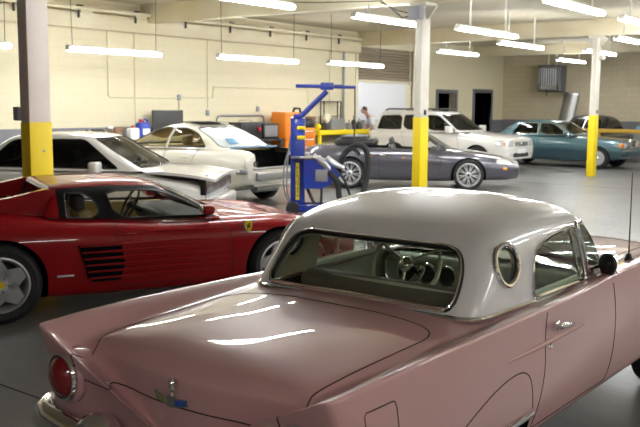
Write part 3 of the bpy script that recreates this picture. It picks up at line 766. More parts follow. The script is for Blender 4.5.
# ------------------------------------------------------------------ red mid-engined sports car
def red_car():
    c = thing('sports_car', 'low red wedge sports car with black side strakes and a yellow shield badge', 'car', (-7.16, 4.338, 0), 64.5)
    st = [station(-.92, .34, .80, .38, .86, .55, .84, .76, .70, .86, .88),
          station(-.50, .24, .93, .28, .985, .55, .95, .80, .76, .90, .905),
          station(0, .20, .94, .25, .995, .55, .965, .80, .76, .90, .905),
          station(.50, .17, .93, .22, .99, .50, .96, .78, .79, .845, .85),
          station(1.0, .16, .92, .21, .965, .46, .94, .74, .79, .82, .80),
          station(1.6, .16, .91, .21, .95, .46, .935, .72, .78, .775, .78),
          station(2.1, .17, .91, .22, .95, .46, .935, .72, .76, .775, .80),
          station(2.55, .20, .92, .25, .955, .46, .93, .72, .74, .775, .765),
          station(3.0, .22, .88, .27, .92, .44, .89, .64, .70, .70, .69),
          station(3.38, .26, .78, .30, .82, .42, .80, .53, .60, .58, .585)]
    rr = ring_rad(.12, .1)
    rings = [ring(2.16, .22, .36, .0, .84, .83, 0, 0, .775, .80, .86),
             ring(2.13, .22, .37, .0, .83, .82, 0, 0, .79, .815, .88),
             ring(1.86, .18, .42, .0, .75, .75, 0, 0, .93, .95, .98),
             ring(1.56, .14, .45, .0, .65, .66, 0, 0, 1.06, 1.085, 1.08),
             ring(1.49, .12, .47, .0, .60, .61, 0, 0, 1.085, 1.112, 1.098),
             ring(1.35, .10, .60, .0, .40, .40, 0, 0, 1.115, 1.132, 1.118),
             ring(1.10, .02, .90, .0, .05, .05, 0, 0, 1.13, 1.137, 1.133),
             ring(1.06, .0, 1.0, .0, .005, .005, 0, 0, 1.131, 1.137, 1.134)]
    P = dict(st=st, paint='red', rings=rings, rrad=rr, belt=.80, zf=.42, zr=.6, lining='dark_vinyl', step=.05,
        axles=[(0, .335, .375), (2.53, .318, .36)], trim='black', trim_r=.008,
        cuts=[('door', [(.99, .24, .03), (.955, .64, .02), (.98, .90, .01), (1.86, .90, .01), (2.04, .60, .1), (2.03, .24, .03)], 'red', 'side'),
              ('front_bonnet', [(2.25, -.68, .1), (3.30, -.60, .1), (3.30, .60, .1), (2.25, .68, .1)], 'red', 'top'),
              ('engine_cover', [(-.80, -.52, .05), (.34, -.56, .05), (.34, .56, .05), (-.80, .52, .05)], 'black', 'top'),
              ('tail_panel', [(-.70, .50, .02), (.70, .50, .02), (.70, .74, .02), (-.70, .74, .02)], 'black', 'rear')],
        windows=[('window_surround', [(.50, .79, .02), (.50, 1.085, .03), (.95, 1.10, .05), (1.45, 1.08, .12), (1.66, .97, .1), (2.06, .79, .02)], 'trim_black', 'side'),
                 ('quarter_window', [(.555, .84, .02), (.565, 1.045, .02), (.785, 1.042, .02), (.875, .828, .02)], 'clear', 'side'),
                 ('door_window', [(.975, .825, .02), (.925, 1.05, .03), (1.36, 1.05, .1), (1.60, .96, .08), (1.88, .808, .02)], 'clear', 'side'),
                 ('windscreen', [(-.74, .81, .05), (.74, .81, .05), (.60, 1.07, .06), (-.60, 1.07, .06)], 'clear', 'front'),
                 ('rear_window', [(-.60, .90, .03), (.60, .90, .03), (.55, 1.06, .03), (-.55, 1.06, .03)], 'tint', 'rear')])
    body, gh = simple_car(c, P)
    for s in (1, -1):
        # side intake with strakes running along the door
        xs = lambda z: .62 + (.62 - z) * .30 + max(0, .36 - z) * .5
        k = MB().prism([(.625, .625), (.64, .56), (.68, .44), (.70, .34), (.745, .305), (.98, .305), (1.02, .45), (.99, .625)], s * .950, s * .9835).build('side_intake', 'void', c)
        for i in range(6):
            z = .335 + i * .056; yb = .932 + .012 * (1 - ((z - .48) / .18) ** 2); x0 = .64 + (.62 - z) * .28
            pts = [(x0, s * .978, z), (x0 + .25, s * .980, z), (1.02, s * (yb + .036), z - .002), (1.3, s * (yb + .013), z - .004), (1.6, s * (yb + .005), z - .008), (1.90, s * yb, z - .012), (2.02, s * (yb - .006), z - .013)]
            MB().tube(pts, [.009, .011, .014, .014, .012, .009, .004], 8).build('strake', 'red', c)
        bt = MB().prism([(.50, 1.075), (.42, 1.085), (.12, 1.02), (-.45, .93), (-.78, .885), (-.78, .86), (.50, .86)], s * .60, s * .70).build('buttress', 'red', c)
        MB().box((.51, s * 1.0, .378), (.14, .012, .016), bev=.003).build('side_marker', 'lens', c)
        wheel(c, 0, s * .975, .335, .25, .222, 'star5', 'silver', 'badge_yellow'); wheel(c, 2.53, s * .945, .318, .21, .215, 'star5', 'silver', 'badge_yellow')
        # shield badge on the front wing
        sh = [(u * .84, v * .84) for u, v in [(0, .058), (.040, .062), (.046, .04), (.042, -.01), (.022, -.048), (0, -.062), (-.022, -.048), (-.042, -.01), (-.046, .04), (-.040, .062)]]
        b = MB().prism([(2.185 + u, .70 + v) for u, v in sh], s * .925, s * .952).build('shield_badge', 'badge_yellow', c)
        MB().prism([(2.185 + u * 1.12, .70 + v * 1.1) for u, v in sh], s * .925, s * .950).build('badge_rim', 'steel', b)
        hs = [(-.014, -.036), (-.004, -.034), (-.004, -.012), (.008, -.008), (.016, -.018), (.020, -.012), (.012, .002), (.012, .016), (.018, .022), (.012, .034), (.004, .030), (-.002, .014), (-.010, .006), (-.020, .014), (-.024, .006), (-.014, -.004), (-.012, -.02), (-.018, -.03)]
        hs = hs if s < 0 else [(-u, v) for u, v in hs]
        MB().prism([(2.185 + u, .70 + v) for u, v in hs], s * .951, s * .954).build('badge_figure', 'black', b)
        handle(c, 1.07, s * .955, .695, 'red', .10)
        MB().tube([(1.02, s * .955, .715), (1.9, s * .948, .70)], .006, 6).build('door_crease', 'red', c)
    mirror(c, 1.80, -.86, .84, 'red', (.12, .12, .085)); mirror(c, 1.80, .86, .84, 'red', (.12, .12, .085))
    tub(c, .42, 2.0, .74, .25, .76, 'dark_vinyl')
    for s in (1, -1): 
        seat(c, .86, s * .37, .50, .30, .86, 'tan', lean=-18); MB().box((.74, s * .37, .93), (.10, .30, .16), bev=.045, seg=3).build('head_rest', 'dark_vinyl', c)
        MB().box((1.3, s * .72, .70), (1.1, .06, .20), bev=.02).build('door_panel', 'tan', c)
    MB().box((1.75, 0, .72), (.42, 1.35, .16), bev=.06, seg=3).build('dashboard', 'dark_vinyl', c)
    MB().box((.44, 0, .80), (.10, 1.3, .22), bev=.03).build('rear_bulkhead', 'tan', c)
    steering(c, (1.42, .37, .80), .18, 28, 'black', 'black', 3)
    l = MB()
    for i in range(9): l.box((-.70 + i * .12, 0, .915), (.03, 1.0, .025), bev=.006)
    l.build('engine_louvres', 'black', c)
    MB().tube([(2.02, -.35, .83), (1.86, -.30, .90), (1.72, .10, .985)], .010, 6).tube([(2.05, .15, .83), (1.9, .25, .89), (1.75, .55, .94)], .010, 6).build('wiper', 'black', c)
    return c

# ------------------------------------------------------------------ white saloon behind the red car
def white_coupe():
    c = thing('white_saloon', 'boxy white saloon with blacked-out side glass and a loose bonnet, behind the yellow-wrapped left column', 'car', (-10.93, 6.98, 0), 32)
    st = [station(-1.05, .40, .74, .42, .80, .60, .80, .86, .68, .93, .94),
          station(-.6, .26, .80, .30, .845, .55, .84, .86, .74, .945, .96),
          station(.3, .22, .81, .27, .85, .55, .84, .86, .77, .945, .95),
          station(1.2, .20, .81, .26, .85, .55, .84, .86, .77, .935, .94),
          station(2.05, .20, .81, .26, .85, .55, .84, .84, .76, .92, .95),
          station(2.6, .25, .80, .30, .845, .55, .83, .78, .73, .85, .88),
          station(2.98, .32, .76, .36, .80, .52, .78, .72, .68, .78, .81)]
    rr = ring_rad(.10, .10)
    rings = [ring(2.30, .12, -.30, .05, .80, .78, 0, 0, .95, .935, .95),
             ring(2.28, .12, -.26, .05, .795, .77, 0, 0, .965, .95, .97),
             ring(1.86, .09, .05, .05, .72, .69, 0, 0, 1.19, 1.19, 1.19),
             ring(1.54, .06, .30, .05, .64, .62, 0, 0, 1.36, 1.375, 1.355),
             ring(1.46, .05, .36, .05, .58, .56, 0, 0, 1.385, 1.405, 1.38),
             ring(1.25, .03, .6, .03, .3, .3, 0, 0, 1.415, 1.425, 1.41),
             ring(1.0, .0, .85, .0, .01, .01, 0, 0, 1.42, 1.43, 1.42)]
    P = dict(st=st, paint='white_paint', rings=rings, rrad=rr, belt=.93, zf=.58, zr=.65,
        axles=[(0, .31, .35), (2.55, .31, .35)],
        cuts=[('front_door', [(1.0, .28, .03), (1.0, .935, .01), (1.98, .925, .01), (2.08, .6, .1), (2.06, .28, .03)], 'white_paint', 'side'),
              ('rear_door', [(.30, .45, .2), (.22, .935, .02), (.985, .935, .01), (.985, .28, .03), (.42, .28, .05)], 'white_paint', 'side')],
        windows=[('side_window', [(.02, .985, .03), (.42, 1.335, .10), (1.40, 1.345, .06), (1.88, .975, .02)], 'tint', 'side'),
                 ('windscreen', [(-.70, .985, .04), (.70, .985, .04), (.59, 1.355, .05), (-.59, 1.355, .05)], 'glass', 'front'),
                 ('rear_window', [(-.66, 1.0, .04), (.66, 1.0, .04), (.55, 1.33, .05), (-.55, 1.33, .05)], 'tint', 'rear')])
    simple_car(c, P)
    tub(c, -.2, 2.2, .73, .3, .90, 'dark_vinyl')
    for s in (1, -1): seat(c, .95, s * .38, .5, .35, .98, 'dark_vinyl', headrest=True)
    MB().box((2.05, 0, .88), (.36, 1.4, .14), bev=.05).build('dashboard', 'dark_vinyl', c)
    steering(c, (1.72, .38, .90), .19, 25, 'black', 'black')
    for s in (1, -1):
        wheel(c, 0, s * .80, .31, .20, .20, 'five'); wheel(c, 2.55, s * .80, .31, .20, .20, 'five')
        mirror(c, 1.62, s * .84, .97, 'white_paint', (.13, .20, .15))
        MB().box((3.01, s * .58, .68), (.05, .26, .17), bev=.02).build('head_lamp', 'lens', c)
        handle(c, 1.1, s * .845, .80, 'white_paint')
    # bonnet resting slightly raised, its lip ahead of the bare front panel
    V = []; n = 10
    bn = MB()
    xs = np.linspace(2.22, 3.17, 12); ys = np.linspace(-.82, .82, 11)
    top = [[(x, y, .985 - .09 * ((x - 2.22) / .95) ** 2 - .035 * abs(y / .82) ** 3 + .0) for y in ys] for x in xs]
    V = [p for r in top for p in r]; k = len(V); V += [(x, y, z - .035) for x, y, z in V]; F = []
    for i in range(11):
        for j in range(10):
            a = i * 11 + j; F.append((a, a + 1, a + 12, a + 11)); F.append((a + k, a + 11 + k, a + 12 + k, a + 1 + k))
    for i in range(11):
        for j in (0, 10): a = i * 11 + j; F.append((a, a + 11, a + 11 + k, a + k))
    for j in range(10):
        for i in (0, 11): a = i * 11 + j; F.append((a, a + k, a + 1 + k, a + 1))
    bn.add(V, F, True).build('bonnet', 'white_paint', c)
    MB().box((2.65, 0, .87), (.8, 1.46, .06), bev=.01).box((3.0, 0, .76), (.07, 1.60, .22), bev=.01).build('engine_bay', 'black', c)
    g = MB()
    for y in np.linspace(-.76, .76, 15): g.box((3.045, y, .75), (.02, .028, .20), bev=.004)
    g.build('grille', 'chrome', c)
    MB().box((3.05, 0, .48), (.16, 1.62, .20), bev=.05, seg=3).build('front_bumper', 'white_paint', c)
    MB().tube([(2.20, -.45, .985), (2.05, -.10, 1.07)], .010, 6).tube([(2.24, .2, .985), (2.05, .5, 1.06)], .010, 6).build('wiper', 'black', c)
    return c

# ------------------------------------------------------------------ white saloon under repair, stripped rear
def repair_sedan():
    c = thing('stripped_saloon', 'white saloon under repair, boot lid and rear bumper missing, film over the back glass', 'car', (-11.1, 11.9, 0), 180)
    st = [station(-.98, .42, .70, .45, .80, .60, .83, .80, .76, .97, .95),
          station(-.80, .38, .80, .42, .90, .62, .90, .84, .79, 1.0, 1.02),
          station(-.4, .26, .86, .30, .925, .60, .915, .86, .80, 1.01, 1.04),
          station(.5, .20, .87, .26, .925, .58, .91, .86, .82, 1.0, 1.0),
          station(1.5, .20, .87, .26, .92, .58, .90, .84, .81, .97, .98),
          station(2.3, .20, .87, .26, .92, .58, .90, .82, .78, .94, 1.0),
          station(3.0, .24, .86, .30, .915, .56, .89, .76, .72, .86, .92),
          station(3.5, .28, .80, .32, .85, .54, .82, .66, .62, .76, .80),
          station(3.8, .32, .66, .36, .70, .52, .66, .60, .48, .68, .70)]
    rr = ring_rad(.14, .18)
    rings = [ring(2.48, .25, -.42, .10, .82, .76, 0, 0, .98, 1.0, 1.02),
             ring(2.44, .25, -.36, .10, .81, .75, 0, 0, 1.0, 1.015, 1.04),
             ring(1.85, .16, .02, .10, .74, .68, 0, 0, 1.24, 1.25, 1.22),
             ring(1.35, .12, .42, .10, .63, .59, 0, 0, 1.405, 1.41, 1.375),
             ring(1.25, .10, .52, .08, .56, .52, 0, 0, 1.43, 1.445, 1.405),
             ring(1.05, .06, .70, .05, .32, .30, 0, 0, 1.455, 1.475, 1.45),
             ring(.92, .0, .85, .0, .01, .01, 0, 0, 1.465, 1.485, 1.475)]
    P = dict(st=st, paint='cream_paint', rings=rings, rrad=rr, belt=1.0, zf=.52, zr=.66, lining='tan',
        axles=[(0, .34, .385), (2.85, .34, .385)],
        cuts=[('hole_boot', [(-.60, .72, .04), (.60, .72, .04), (.66, 1.2, .01), (-.66, 1.2, .01)], 'void', 'rear'),
              ('hole_deck', [(-1.4, -.64, .01), (-.46, -.62, .05), (-.46, .62, .05), (-1.4, .64, .01)], 'void', 'top'),
              ('rear_door', [(.30, .62, .2), (.20, 1.02, .02), (1.02, 1.0, .01), (1.0, .30, .03), (.48, .30, .05)], 'cream_paint', 'side'),
              ('front_door', [(1.035, .30, .03), (1.06, .99, .01), (2.18, .97, .01), (2.26, .6, .1), (2.2, .30, .03)], 'cream_paint', 'side')],
        windows=[('side_window', [(.06, 1.05, .05), (.30, 1.27, .12), (.62, 1.375, .12), (1.22, 1.385, .12), (2.20, 1.02, .02)], 'clear', 'side'),
                 ('windscreen', [(-.72, 1.03, .05), (.72, 1.03, .05), (.56, 1.395, .05), (-.56, 1.395, .05)], 'clear', 'front'),
                 ('sunroof', [(-.3, 1.46, .02), (.3, 1.46, .02), (.3, 1.6, .02), (-.3, 1.6, .02)], 'black', 'rear'),
                 ('rear_window', [(-.66, 1.05, .06), (.66, 1.05, .06), (.54, 1.385, .08), (-.54, 1.385, .08)], 'film', 'rear')])
    simple_car(c, P)
    # window pillar, sun roof panel, tape
    for s in (1, -1):
        MB().tube([(1.03, s * .825, 1.0), (.98, s * .765, 1.2), (.93, s * .68, 1.37)], .022, 8).build('door_pillar', 'cream_paint', c)
        wheel(c, 0, s * .88, .34, .22, .235, 'five'); wheel(c, 2.85, s * .88, .34, .22, .235, 'five')
        handle(c, .42, s * .918, .86, 'cream_paint'); handle(c, 1.22, s * .915, .85, 'cream_paint')
        mirror(c, 2.08, s * .87, 1.03, 'cream_paint')
        MB().box((-.985, s * .74, .80), (.04, .24, .16), bev=.02).build('lamp_recess', 'cream_paint', c)
        MB().lathe([(.05, .0), (.05, .03), (.03, .03), (.03, .005), (0, .005)], 16, Matrix.Translation((-1.0, s * .62, .79)) @ Matrix.Rotation(R(90), 4, 'Z')).build('lamp_socket', 'dark', c)
        MB().box((-.90, s * .85, .66), (.18, .12, .10), bev=.02).build('bracket', 'steel', c)
        MB().box((-1.03, s * .56, .555), (.10, .10, .14), bev=.01).build('crash_can', 'steel', c)
    MB().box((.86, 0, 1.482), (.62, .80, .012), bev=.005).build('roof_panel', 'black', c)
    MB().box((-1.07, 0, .575), (.06, 1.30, .13), bev=.02).build('crash_beam', 'steel', c)
    MB().box((-1.0, 0, .70), (.05, 1.36, .035), bev=.01).build('boot_sill', 'steel', c)
    MB().box((-.96, 0, .44), (.05, 1.20, .12), bev=.02).build('lower_panel', 'cream_paint', c)
    bt = MB(); bx(bt, -.94, -.30, -.70, .70, .50, .53); bx(bt, -.33, -.30, -.70, .70, .53, 1.0); bx(bt, -.94, -.30, -.72, -.69, .53, .93); bx(bt, -.94, -.30, .69, .72, .53, .93); bt.build('boot_lining', 'void', c)  # inside coloured near-black so the open boot reads as unlit
    MB().box((-.99, 0, .645), (.03, 1.24, .07), bev=.01).build('rear_panel', 'cream_paint', c)
    MB().tube([(-.7, .3, .33), (-.7, -.3, .33)], .09, 14).build('silencer', 'steel', c)
    MB().box((-.43, 0, 1.045), (.03, 1.24, .02), bev=.004).box((-.2, .35, 1.155), (.16, .22, .012), bev=.004, rot=Matrix.Rotation(R(-38), 4, 'Y')).build('masking_tape', 'tape', c)
    tub(c, -.3, 2.3, .76, .3, .96, 'tan')
    for s in (1, -1): seat(c, 1.0, s * .4, .52, .4, 1.05, 'tan', headrest=True)
    MB().box((1.1, -.30, 1.16), (.03, .3, .1), bev=.01).box((.6, -.4, 1.12), (.03, .25, .1), bev=.01).build('yellow_cover', 'yellow', c)
    MB().box((2.15, 0, .94), (.4, 1.4, .14), bev=.05).build('dashboard', 'tan', c)
    return c

# ------------------------------------------------------------------ slate convertible
def slate_convertible():
    c = thing('convertible_car', 'slate grey open-top convertible with multi-spoke wheels behind the middle column', 'car', (-11.52, 16.23, 0), 31)
    st = [station(-.98, .40, .70, .43, .78, .58, .74, .78, .56, .88, .89),
          station(-.70, .28, .82, .32, .87, .56, .83, .80, .68, .93, .945),
          station(-.2, .22, .86, .27, .905, .55, .88, .82, .73, .94, .96),
          station(.4, .19, .83, .24, .885, .50, .87, .76, .77, .90, .92),
          station(1.2, .18, .82, .23, .875, .48, .86, .74, .76, .865, .88),
          station(1.9, .18, .83, .23, .885, .48, .87, .72, .72, .84, .89),
          station(2.55, .20, .84, .25, .895, .48, .87, .70, .68, .81, .84),
          station(3.05, .22, .82, .27, .87, .46, .83, .66, .62, .755, .775),
          station(3.40, .23, .76, .28, .80, .45, .76, .60, .54, .69, .70),
          station(3.66, .25, .58, .30, .62, .44, .58, .54, .40, .61, .62)]
    body = PM.loft(capped(st, zf=.44, zr=.62), BODY_RAD, .05)
    body.cut(shape([(.32, -.64, .12), (1.92, -.66, .1), (2.08, -.3, .2), (2.08, .3, .2), (1.92, .66, .1), (.32, .64, .12)], (0, 1)), lambda q, n: q[2] > .78, 'hole')
    for s in (1, -1):
        for i, ax in enumerate((0, 2.59)): body.cut(arch(ax, .335, .375), side(s), 'hole%d%d' % (i, s), ('body',))
        body.cut(shape([(.65, .26, .03), (.62, .95, .01), (1.95, .95, .01), (2.0, .6, .1), (1.92, .26, .03)]), lambda q, n, s=s: q[1] * s > .70, 'door%d' % s, ('body',))
        body.cut(shape([(3.16, .60, .03), (3.22, .70, .04), (3.48, .65, .04), (3.54, .56, .03)]), lambda q, n, s=s: q[1] * s > .40, 'head_lamp%d' % s, ('body',))
    qh = smooth_poly([(2.28, -.60, .15), (3.35, -.36, .15), (3.35, .36, .15), (2.28, .60, .15)])
    body.cut(lambda V: sd_poly(V[:, (0, 1)], qh), ontop, 'bonnet', ('body',))
    body.cut(shape([(-.34, .34, .08), (.34, .34, .08), (.38, .46, .08), (-.38, .46, .08)], (1, 2)), fwd, 'grille', ('body',))
    body.emit('body', 'body', 'slate', c); body.emit('grille', 'grille', 'black', c)
    b = body.emit('bonnet', 'bonnet', 'slate', c); body.trim('bonnet', .004, 'bonnet_seam', 'seam', b, -.001)
    for s in (1, -1):
        d = body.emit('door%d' % s, 'door', 'slate', c); body.trim('door%d' % s, .004, 'door_seam', 'seam', d, -.001, filt=lambda p: p[2] < .86)
        body.emit('head_lamp%d' % s, 'head_lamp', 'lens', c)
        for i in (0, 1): wells(c, body, 'hole%d%d' % (i, s), .28)
        wheel(c, 0, s * .885, .335, .24, .245, 'multi', 'alloy'); wheel(c, 2.59, s * .885, .335, .23, .245, 'multi', 'alloy')
        MB().box((.72, s * .872, .745), (.14, .03, .05), bev=.012).build('door_handle', 'chrome', d)
        MB().box((.55 if s > 0 else .45, s * .885, .72), (.10, .02, .022), bev=.006).build('side_repeater', 'amber', c)
        MB().box((1.17, s * .868, .69), (.07, .02, .022), bev=.006).build('side_repeater', 'amber', c)
        MB().box((3.36, s * .785, .48), (.12, .05, .055), bev=.015).build('indicator_lamp', 'amber', c)
        MB().lathe([(0, .03), (.06, .025), (.07, 0)], 16, Matrix.Translation((3.60, s * .60, .42)) @ Matrix.Rotation(R(-90 + 42 * s), 4, 'Z')).build('fog_lamp', 'lens', c)
        mirror(c, 1.92, s * .84, .90, 'slate')
        MB().box((1.95, s * .885, .58), (.14, .012, .06), bev=.01).build('wing_vent', 'dark', c)
        seat(c, .98, s * .36, .5, .30, .94, 'dark_vinyl', lean=-16, headrest=True)
        MB().box((1.3, s * .72, .72), (1.2, .05, .22), bev=.02).build('door_panel', 'dark_vinyl', c)
    tub(c, .32, 2.08, .72, .25, .80, 'dark_vinyl')
    MB().box((1.95, 0, .82), (.34, 1.3, .14), bev=.05).build('dashboard', 'dark_vinyl', c)
    steering(c, (1.66, .36, .87), .185, 25, 'black', 'black')
    # folded fabric hood behind the seats
    f = MB().box((.10, 0, .99), (.92, 1.36, .18), bev=.08, seg=4).box((.06, 0, 1.07), (.62, 1.24, .14), bev=.06, seg=3).build('folded_hood', 'black', c)
    # windscreen with frame
    L = []; 
    for t in np.linspace(-1, 1, 13): L.append(((2.26 - .26 * t * t, .67 * t, .88), (1.66 - .12 * t * t, .55 * t, 1.235)))
    V = [p for ab in L for p in ab]; F = [(2 * i, 2 * i + 2, 2 * i + 3, 2 * i + 1) for i in range(12)]
    w = MB().add(V, F, True).build('windscreen', 'clear', c)
    MB().tube([L[0][0]] + [ab[1] for ab in L] + [L[-1][0]], .020, 8).build('windscreen_frame', 'dark', w)
    return c

# ------------------------------------------------------------------ white SUV
def white_suv():
    c = thing('suv', 'tall white SUV with roof rails facing the right-hand side', 'car', (-13.94, 22.65, 0), 0)
    st = [station(-.93, .50, .80, .54, .86, .75, .86, 1.0, .80, 1.06, 1.06),
          station(-.70, .34, .86, .38, .915, .70, .905, .98, .83, 1.07, 1.07),
          station(.4, .26, .87, .32, .915, .68, .905, .98, .84, 1.07, 1.07),
          station(1.4, .24, .87, .30, .915, .68, .905, .96, .84, 1.05, 1.07),
          station(2.0, .24, .87, .30, .915, .68, .90, .96, .82, 1.05, 1.12),
          station(2.7, .28, .87, .34, .915, .66, .895, .92, .78, 1.0, 1.06),
          station(3.25, .32, .87, .38, .91, .64, .895, .90, .76, .99, 1.03),
          station(3.60, .36, .82, .42, .86, .60, .85, .86, .70, .93, .96)]
    rr = ring_rad(.12, .12)
    rings = [ring(2.36, .26, -.88, .06, .85, .83, 0, 0, 1.09, 1.06, 1.06),
             ring(2.32, .26, -.88, .06, .84, .82, 0, 0, 1.11, 1.08, 1.08),
             ring(1.90, .20, -.80, .06, .78, .76, 0, 0, 1.36, 1.36, 1.36),
             ring(1.52, .15, -.70, .06, .70, .68, 0, 0, 1.585, 1.60, 1.59),
             ring(1.42, .13, -.66, .06, .65, .63, 0, 0, 1.625, 1.655, 1.635),
             ring(1.2, .08, -.5, .06, .40, .40, 0, 0, 1.66, 1.685, 1.66),
             ring(.5, .0, .3, .0, .01, .01, 0, 0, 1.69, 1.695, 1.69)]
    P = dict(st=st, paint='white_paint', rings=rings, rrad=rr, belt=1.06, zf=.66, zr=.78, corner_y=.50, lining='grey',
        axles=[(0, .36, .40), (2.715, .36, .40)],
        cuts=[('rear_door', [(.32, .75, .2), (.22, 1.06, .02), (1.02, 1.06, .01), (1.0, .36, .03), (.48, .36, .05)], 'white_paint', 'side'),
              ('front_door', [(1.035, .36, .03), (1.06, 1.06, .01), (2.05, 1.04, .01), (2.15, .7, .1), (2.12, .36, .03)], 'white_paint', 'side'),
              ('head_lamp', [(3.28, .74, .03), (3.22, .88, .03), (3.45, .905, .03), (3.72, .89, .02), (3.72, .72, .02)], 'lens', 'corner'),
              ('grille', [(-.38, .72, .04), (.38, .72, .04), (.44, .85, .04), (-.44, .85, .04)], 'steel', 'front'),
              ('lower_grille', [(-.5, .42, .04), (.5, .42, .04), (.5, .54, .04), (-.5, .54, .04)], 'dark', 'front')],
        windows=[('rear_quarter_window', [(-.66, 1.13, .03), (-.55, 1.52, .06), (.18, 1.545, .04), (.18, 1.13, .03)], 'tint', 'side'),
                 ('rear_door_window', [(.26, 1.13, .03), (.26, 1.545, .04), (.98, 1.555, .03), (.98, 1.12, .02)], 'tint', 'side'),
                 ('front_door_window', [(1.05, 1.12, .02), (1.05, 1.555, .03), (1.40, 1.54, .08), (2.0, 1.12, .03)], 'tint2', 'side'),
                 ('windscreen', [(-.74, 1.14, .05), (.74, 1.14, .05), (.64, 1.575, .05), (-.64, 1.575, .05)], 'tint2', 'front'),
                 ('rear_window', [(-.66, 1.13, .05), (.66, 1.13, .05), (.60, 1.52, .05), (-.60, 1.52, .05)], 'tint', 'rear')])
    simple_car(c, P)
    for s in (1, -1):
        wheel(c, 0, s * .89, .36, .23, .23, 'five'); wheel(c, 2.715, s * .89, .36, .23, .23, 'five')
        mirror(c, 1.90, s * .90, 1.13, 'white_paint', (.15, .26, .20))
        MB().tube([(-.50, s * .60, 1.68), (-.40, s * .60, 1.72), (1.05, s * .60, 1.73), (1.2, s * .60, 1.69)], .022, 8).build('roof_rail', 'dark', c)
        handle(c, .42, s * .91, .93, 'white_paint'); handle(c, 1.22, s * .91, .92, 'white_paint')
        MB().box((3.52, s * .845, .80), (.14, .06, .07), bev=.02).build('indicator_lamp', 'amber', c)
        MB().box((3.635, s * .62, .50), (.04, .12, .08), bev=.02).build('fog_lamp', 'lens', c)
    MB().box((3.64, 0, .76), (.02, .80, .02), bev=.004).box((3.64, 0, .81), (.02, .82, .02), bev=.004).ball((3.645, 0, .79), .06, 12, (.3, 1, .8)).build('grille_bar', 'chrome', c)
    MB().box((3.66, 0, .585), (.012, .52, .12), bev=.003).build('number_plate', 'sill', c)
    tub(c, -.7, 2.2, .80, .35, 1.02, 'grey')
    for s in (1, -1): seat(c, 1.05, s * .42, .52, .5, 1.15, 'dark_vinyl', headrest=True); seat(c, .1, s * .42, .52, .5, 1.15, 'dark_vinyl', headrest=True)
    MB().box((2.15, 0, 1.02), (.4, 1.5, .14), bev=.05).build('dashboard', 'dark', c)
    return c

